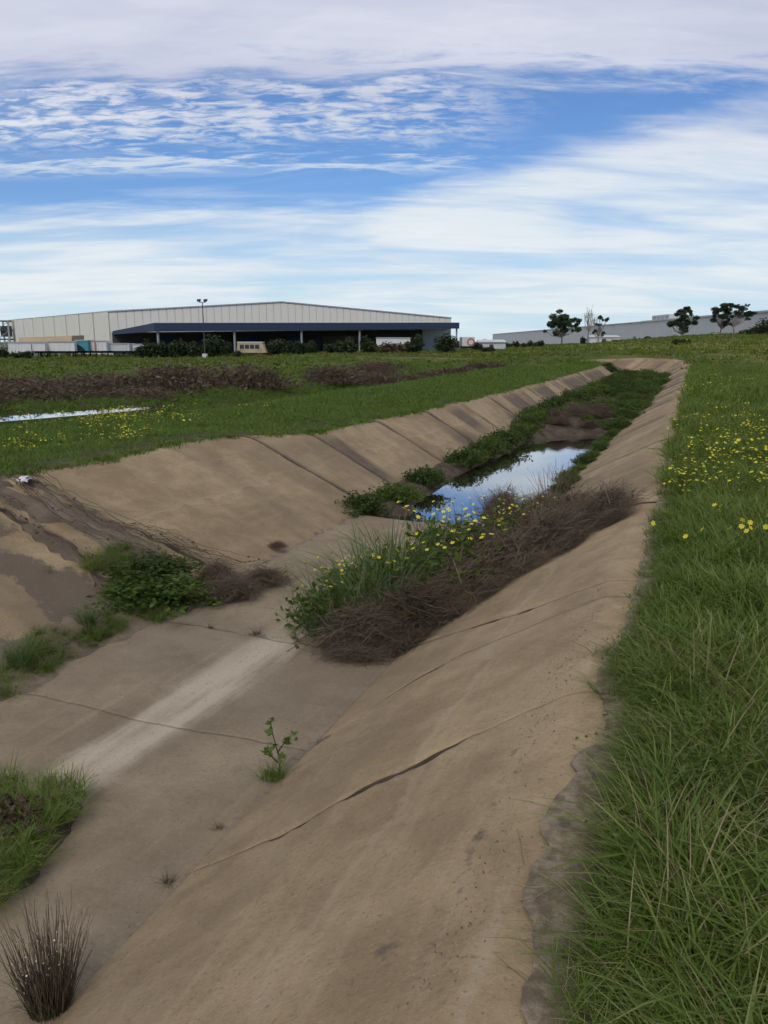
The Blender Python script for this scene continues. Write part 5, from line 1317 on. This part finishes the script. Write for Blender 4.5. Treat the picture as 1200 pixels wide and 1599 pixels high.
# tan canvas shelter over the containers
c0, c1 = at(28, 527, 116), at(111, 524, 116); g0 = float(gh(c0.x, c0.y)); wd_ = (flat(c1) - flat(c0)).length; cm = (c0 + c1) / 2
t = thing('canvas_shelter', 'long low shelter with a tan canvas roof behind the white trailers', 'shelter', (cm.x, cm.y, g0), YAW)
mb = MB(); h0, h1 = c0.z - g0, c1.z - g0
mb.hexa([(-wd_ / 2, 0, h0 - .75), (wd_ / 2, 0, h1 - .9), (wd_ / 2, 5, h1 - .5), (-wd_ / 2, 5, h0 - .4), (-wd_ / 2, .3, h0), (wd_ / 2, .3, h1), (wd_ / 2, 5, h1 + .1), (-wd_ / 2, 5, h0 + .1)]); mb.build('roof', M['tan'], t)
for k in range(5):
    x = -wd_ / 2 + .2 + (wd_ - .4) * k / 4
    for y in (.25, 4.6): MB().box(x - .07, x + .07, y - .07, y + .07, 0, h0 - .55 + (h1 - h0 - .1) * k / 4).build('post', M['steel'], t)
# steel frame tower
p = at(4, 500, 118); g0 = float(gh(p.x, p.y)); t = thing('steel_tower', 'open steel frame tower at the left edge beside the warehouse', 'tower', (p.x, p.y, g0), YAW); H_ = p.z - g0
for sx in (-.75, .75):
    for sy in (0, 1.6): MB().box(sx - .1, sx + .1, sy - .1, sy + .1, 0, H_).build('post', M['steel'], t)
for k in range(1, 5):
    z = H_ * k / 4 - .1
    for sy in (-.12, 1.72): MB().box(-.64, .64, sy - .05 + .12 * (1 if sy < 0 else -1), sy + .05 + .12 * (1 if sy < 0 else -1), z - .1, z + .1).build('beam', M['darkwall'], t)
    MB().tube([(-.75, -.13, z - H_ / 4 + .1), (.75, -.13, z - .1)], [.05, .05], 5).build('brace', M['steel'], t)
MB().box(-.6, .6, .25, 1.4, H_ * .55, H_ * .85).build('tank', M['darkwall'], t)
# cream bus parked under the canopy
p = at(392, 535, 108); g0 = float(gh(p.x, p.y)); wd_ = (at(415, 535, 108) - at(369, 535, 108)).length; H_ = p.z - g0
t = thing('parked_bus', 'old cream bus parked before the dark canopy', 'bus', (p.x, p.y, g0), YAW)
mb = MB(); mb.hexa([(-wd_ / 2, 0, .45), (wd_ / 2, 0, .45), (wd_ / 2, 2.3, .45), (-wd_ / 2, 2.3, .45), (-wd_ / 2 + .15, .12, H_), (wd_ / 2 - .5, .12, H_ - .05), (wd_ / 2 - .5, 2.2, H_ - .05), (-wd_ / 2 + .15, 2.2, H_)]); mb.build('body', M['tan'], t)
MB().box(-wd_ / 2 + .1, wd_ / 2 - .45, .05, 2.2, H_ + .005, H_ + .12).build('roof', M['whitepaint'], t)
for k in range(4):
    x = -wd_ / 2 + .45 + k * (wd_ - 1.2) / 4
    MB().box(x, x + (wd_ - 1.2) / 4 - .12, .02, .085, H_ * .55, H_ * .86).build('window', M['glass'], t)
for x in (-wd_ * .3, wd_ * .3):
    w_ = MB().tube([(x, -.06, .45), (x, .3, .45)], [.45, .45], 14).build('wheel', M['black'], t); MB().tube([(x, -.09, .45), (x, -.061, .45)], [.2, .2], 10).build('hub', M['steel'], w_)
# white tank truck with a red ring, right of the canopy
p = at(732, 526, 150); g0 = float(gh(p.x, p.y)); wd_ = (at(742, 526, 150) - at(722, 526, 150)).length; H_ = p.z - g0
t = thing('box_truck', 'white box truck with a red ring emblem beyond the canopy end', 'truck', (p.x, p.y, g0), YAW)
MB().box(-wd_ / 2, wd_ / 2, 0, 5, .8, H_).build('box', M['whitepaint'], t); MB().box(-wd_ / 2 + .1, wd_ / 2 - .1, .1, 4.9, .4, .795).build('chassis', M['black'], t)
ring = []; mb = MB(); n_ = 20
for k in range(n_):
    a0 = 2 * math.pi * k / n_
    for r_0 in (.45, .75):
        for y in (-.04, -.002): mb.v.append((wd_ * .2 + r_0 * math.cos(a0), y, H_ * .62 + r_0 * math.sin(a0)))
for k in range(n_):
    a, b = 4 * k, 4 * ((k + 1) % n_); mb.f += [(a, a + 2, b + 2, b), (a + 1, b + 1, b + 3, a + 3), (a, b, b + 1, a + 1), (a + 2, a + 3, b + 3, b + 2)]
mb.build('ring_emblem', M['red'], t)
for x in (-wd_ * .32, wd_ * .32): MB().tube([(x, -.05, .45), (x, .3, .45)], [.45, .45], 14).build('wheel', M['black'], t)
# low sheds
def shed(px0, px1, py, d, mat, lab):
    c = at((px0 + px1) / 2, py, d); g0 = float(gh(c.x, c.y)); w_ = (at(px1, py, d) - at(px0, py, d)).length; h_ = max(2.0, c.z - g0)
    t = thing('shed', lab, 'shed', (c.x, c.y, g0), YAW, 'low sheds before the grey warehouse')
    MB().box(-w_ / 2, w_ / 2, 0, 5, -1, h_ - .6).build('wall', mat, t)
    mb = MB(); mb.hexa([(-w_ / 2 - .2, -.3, h_ - .595), (w_ / 2 + .2, -.3, h_ - .595), (w_ / 2 + .2, 5.2, h_ - .595), (-w_ / 2 - .2, 5.2, h_ - .595), (-w_ / 2 - .2, -.3, h_ - .45), (w_ / 2 + .2, -.3, h_ - .45), (w_ / 2, 2.6, h_), (-w_ / 2, 2.6, h_)]); mb.build('roof', M['lightgrey'], t)
    MB().box(-w_ * .1, w_ * .05, -.05, -.003, -.5, h_ * .5).build('door', M['darkwall'], t)
shed(748, 790, 539, 170, M['lightgrey'], 'low pale shed left of the hedge before the grey warehouse')
shed(922, 968, 530, 215, M['whitepaint'], 'low white roofed shed behind the bare tree')
# floodlight pole
p = at(316, 468, 104); g0 = float(gh(p.x, p.y)); H_ = p.z - g0
t = thing('floodlight_pole', 'tall steel pole with twin floodlights before the warehouse', 'light pole', (p.x, p.y, g0), YAW)
MB().tube([(0, 0, -.3), (0, 0, H_ * .4), (0, 0, H_ - .35)], [.09, .08, .055], 8).build('pole', M['darkwall'], t)
MB().box(-.42, .42, -.05, .05, H_ - .35, H_ - .25).build('crossarm', M['steel'], t)
for sx in (-.42, .42):
    MB().hexa([(sx - .2, -.25, H_ - .25), (sx + .2, -.25, H_ - .25), (sx + .2, .2, H_ - .1), (sx - .2, .2, H_ - .1), (sx - .22, -.3, H_ - .02), (sx + .22, -.3, H_ - .02), (sx + .22, .2, H_ + .12), (sx - .22, .2, H_ + .12)]).build('floodlight', M['darkwall'], t)
MB().box(-.3, .3, -.3, .3, -.3, .6).build('footing', M['lightgrey'], t)

# ================================================================== TREES AND BUSHES
def blob_leaves(r_, centers, radii, n, size, flatk=.7):
    C = []
    w_ = np.array([r[0] * r[1] * r[2] for r in radii]) ** .66; w_ /= w_.sum()
    for c, r, k in zip(centers, radii, (w_ * n).astype(int) + 1):
        d = r_.normal(0, 1, (k, 3)); d /= np.linalg.norm(d, axis=1, keepdims=True); rad = r_.random(k) ** .38
        lump = .75 + .5 * fbm(d[:, 0] * 2.2 + c[0], d[:, 1] * 2.2 + d[:, 2] * 1.7 + c[1], 7, 2)
        C.append(np.array(c) + d * np.array(r) * (rad * lump)[:, None])
    C = np.concatenate(C); C[:, 2] = np.maximum(C[:, 2], .05)
    return leaves(r_, C, size, flatk)
def bush(px, py_base, py_top, wpx, d, seed, lab, group, mat='bush', n=1000, name='bush'):
    p = at(px, py_top, d); g0 = float(gh(p.x, p.y)); H_ = max(.8, p.z - g0); w_ = wpx / F_PX * d
    t = thing(name, lab, 'bush', (p.x, p.y, g0 - .05), YAW, group)
    r_ = np.random.default_rng(seed); cs, rs = [], []
    k = max(3, int(w_ / H_ * 3) + 2)
    for i in range(k):
        x = r_.uniform(-.5, .5) * w_ * .72; hh = H_ * r_.uniform(.62, .92) if i else H_ * .95; cs.append((x, r_.normal(0, .3), hh * .52)); rs.append((w_ / k * r_.uniform(.7, 1.1) + .25, .8, hh * .48))
    sz = .011 * math.sqrt(w_ * H_) + .10
    part('foliage', pmesh('foliage', blob_leaves(r_, cs, rs, n, (sz, sz * 2)), M[mat]), t)
    b = np.array([(c[0] * .6, c[1], 0) for c in cs]); e = np.array(cs); P = b[:, None] + (e - b)[:, None] * np.linspace(0, 1, 4)[None, :, None]
    part('stems', pmesh('stems', stalks(r_, P, .05), M['bark']), t)
bg_ = 'dark bushes in front of the warehouse'
for i, (px, pb, pt, wx, d, lab) in enumerate([
        (5, 560, 543, 26, 100, 'dark bush at the far left edge of the yard'), (30, 560, 546, 38, 98, 'low dark bush before the leftmost container'),
        (236, 552, 527, 22, 108, 'dark bush left of the first canopy post'), (254, 552, 530, 18, 108, 'small dark bush right of the first canopy post'), (283, 552, 525, 40, 107, 'wide dark bush left of the floodlight pole'),
        (304, 552, 530, 16, 106, 'small dark bush touching the floodlight pole'), (343, 552, 519, 46, 108, 'largest dark bush right of the floodlight pole'), (372, 551, 546, 14, 104, 'tiny dark bush before the cream bus'),
        (436, 550, 526, 34, 112, 'dark bush right of the cream bus'), (462, 550, 529, 28, 113, 'dull bush under the middle of the canopy'), (492, 549, 530, 26, 116, 'dim bush left of the brown roller doors'),
        (545, 549, 524, 26, 112, 'dark bush left of the fourth canopy post'), (573, 548, 522, 28, 112, 'dark bush touching the fourth canopy post'),
        (656, 547, 520, 28, 118, 'rounded dark bush right of the white trailer'), (684, 547, 521, 34, 118, 'dark bush beside the rounded one near the canopy end'), (704, 547, 517, 34, 117, 'tall dark bush under the right canopy corner'),
        (216, 552, 538, 18, 109, 'low dark bush before the half hidden white trailer'), (266, 552, 533, 16, 110, 'narrow dark bush between the first post and the wide bush'), (322, 552, 527, 18, 110, 'dark bush just right of the floodlight pole'), (420, 551, 534, 16, 111, 'low bush at the right end of the cream bus'),
        (478, 549, 533, 18, 114, 'low dim bush beside the third canopy post'), (515, 549, 533, 30, 117, 'low dim bush before the brown roller doors'), (530, 549, 528, 16, 114, 'narrow dark bush right of the brown roller doors'), (640, 547, 531, 18, 116, 'small dark bush at the right end of the white trailer'),
        (747, 547, 534, 14, 150, 'small dark bush beside the white truck'), (762, 547, 541, 26, 120, 'low dark scrub before the pale shed')]):
    bush(px, pb, pt, wx, d, 700 + i, lab, bg_)
bush(612, 548, 530, 46, 110, 730, 'brown domed bush before the white trailer', bg_, 'brush', 900)
hg = 'hedge bushes before the grey warehouse'
for i, (px, pt, wx, lab) in enumerate([(793, 533, 16, 'leftmost hedge bush before the grey warehouse'), (806, 531, 16, 'second hedge bush before the grey warehouse'), (822, 534, 16, 'lowest hedge bush before the grey warehouse'),
                                       (833, 530, 14, 'squared hedge bush in the middle of the row'), (845, 529, 14, 'rightmost squared hedge bush of the row'), (911, 524, 9, 'slim dark shrub beside the bare tree'),
                                       (963, 531, 14, 'dark shrub at the right end of the white roofed shed'), (1012, 527, 9, 'small dark shrub against the grey wall'), (1062, 537, 22, 'dark low bush in the rough grass under the lone gum')]):
    bush(px, 545, pt, wx, 190 if i < 8 else 95, 740 + i, lab, hg, 'bush', 500)
rg = 'bushes at the right edge'
for i, (px, pt, wx, d, lab) in enumerate([(1168, 512, 34, 150, 'dark bush left in the group at the right edge'), (1188, 505, 40, 148, 'dark bush in the middle of the group at the right edge'), (1206, 493, 40, 148, 'tallest dark bush cut by the right edge'), (1232, 498, 50, 146, 'dark bush just past the right edge')]):
    bush(px, 525, pt, wx, d, 760 + i, lab, rg, 'bush', 900)

def gum_tree(px, py_top, py_base, d, seed, lab, clumps, fork, mat='gum', bark='bark', nleaf=2600, rz=0, bare=False):
    """clumps: (x, z, rx, rz) as shares of the height; limbs run from the fork to each clump"""
    p = at(px, py_top, d); b = at(px, py_base, d); g0 = min(float(gh(p.x, p.y)), b.z); H_ = p.z - g0
    t = thing('gum_tree', lab, 'tree', (p.x, p.y, g0), YAW, 'gum trees before the grey warehouse')
    r_ = np.random.default_rng(seed); mb = MB()
    f0 = np.array([fork[0] * H_, 0, fork[1] * H_])
    mb.tube([(0, 0, -.3), (f0[0] * .4, .05, f0[2] * .5), tuple(f0)], [.030 * H_, .023 * H_, .018 * H_], 7).build('trunk', M[bark], t)
    cs, rs = [], []; mb = MB()
    for (x, z, rx, rzz) in clumps:
        for sub in range(5 if not bare else 4):
            c = np.array([x * H_ + r_.normal(0, rx * .45) * H_, r_.normal(0, .09) * H_, z * H_ + r_.normal(0, rzz * .6) * H_])
            s_ = r_.uniform(.40, .80); cs.append(tuple(c)); rs.append((rx * H_ * s_, rx * H_ * s_ * .9, rzz * 1.25 * H_ * s_))
            mid_ = f0 + (c - f0) * .5 + r_.normal(0, .03, 3) * H_ + np.array([0, 0, -.03 * H_])
            mb.tube([tuple(f0 - np.array([0, 0, .02 * H_])), tuple(mid_), tuple(c)], [.013 * H_, .008 * H_, .003 * H_], 5)
            if bare:
                for _ in range(5):
                    e = c + r_.normal(0, .07, 3) * H_ + np.array([0, 0, .05 * H_]); s0 = mid_ + (c - mid_) * r_.random()
                    mb.tube([tuple(s0), tuple((s0 + e) / 2 + r_.normal(0, .015, 3) * H_), tuple(e)], [.005 * H_, .003 * H_, .0018 * H_], 4)
    o = mb.build('limbs', M[bark], t); o['kind'] = 'stuff'
    if nleaf: part('crown', pmesh('crown', blob_leaves(r_, cs, rs, int(nleaf * 2.4), (.014 * H_, .034 * H_), .5), M[mat]), t)
gum_tree(880, 485, 541, 205, 801, 'broad domed gum tree with a pale leaning trunk', [(-.33, .52, .15, .09), (-.22, .74, .17, .10), (0, .88, .20, .10), (.22, .76, .18, .10), (.32, .58, .14, .09), (-.05, .62, .20, .10), (.12, .50, .16, .07), (-.12, .40, .12, .07)], (.0, .30), nleaf=3400)
gum_tree(921, 486, 542, 200, 802, 'bare leafless pale tree beside the domed gum', [(-.12, .86, .10, .06), (.05, .92, .10, .06), (.18, .82, .09, .06), (-.02, .72, .08, .05)], (.0, .45), bark='palebark', nleaf=0, bare=True)
gum_tree(938, 490, 541, 200, 803, 'sparse thin tree with few leaf tufts right of the bare one', [(.02, .92, .09, .06), (.18, .82, .08, .05), (-.05, .68, .08, .05), (-.12, .48, .07, .05), (.12, .40, .07, .04)], (-.04, .35), bark='palebark', nleaf=520)
gum_tree(1068, 480, 531, 170, 804, 'lone gum tree with open layered crown before the grey wall', [(.05, .92, .17, .06), (-.12, .80, .13, .06), (.0, .68, .18, .08), (-.28, .54, .16, .09), (.28, .56, .17, .09), (0, .42, .20, .08), (.14, .30, .10, .05), (.22, .82, .08, .05)], (.02, .20), nleaf=2800)
gum_tree(1128, 477, 527, 160, 805, 'left of the twin gum trees near the right edge', [(-.10, .90, .20, .09), (.12, .92, .16, .08), (.02, .66, .15, .09), (-.2, .78, .12, .06), (.22, .42, .14, .07)], (.05, .30), nleaf=2300)
gum_tree(1152, 474, 527, 160, 806, 'right of the twin gum trees, its crown spreading level', [(-.08, .94, .11, .05), (.12, .86, .15, .07), (-.1, .72, .18, .08), (.38, .66, .20, .06), (.2, .62, .16, .06), (-.22, .60, .12, .06), (.26, .95, .05, .03)], (-.06, .34), bark='palebark', nleaf=2300)
bush(757, 547, 527, 13, 175, 790, 'small round tree left of the grey warehouse end', bg_, 'gum', 420, 'small_tree')
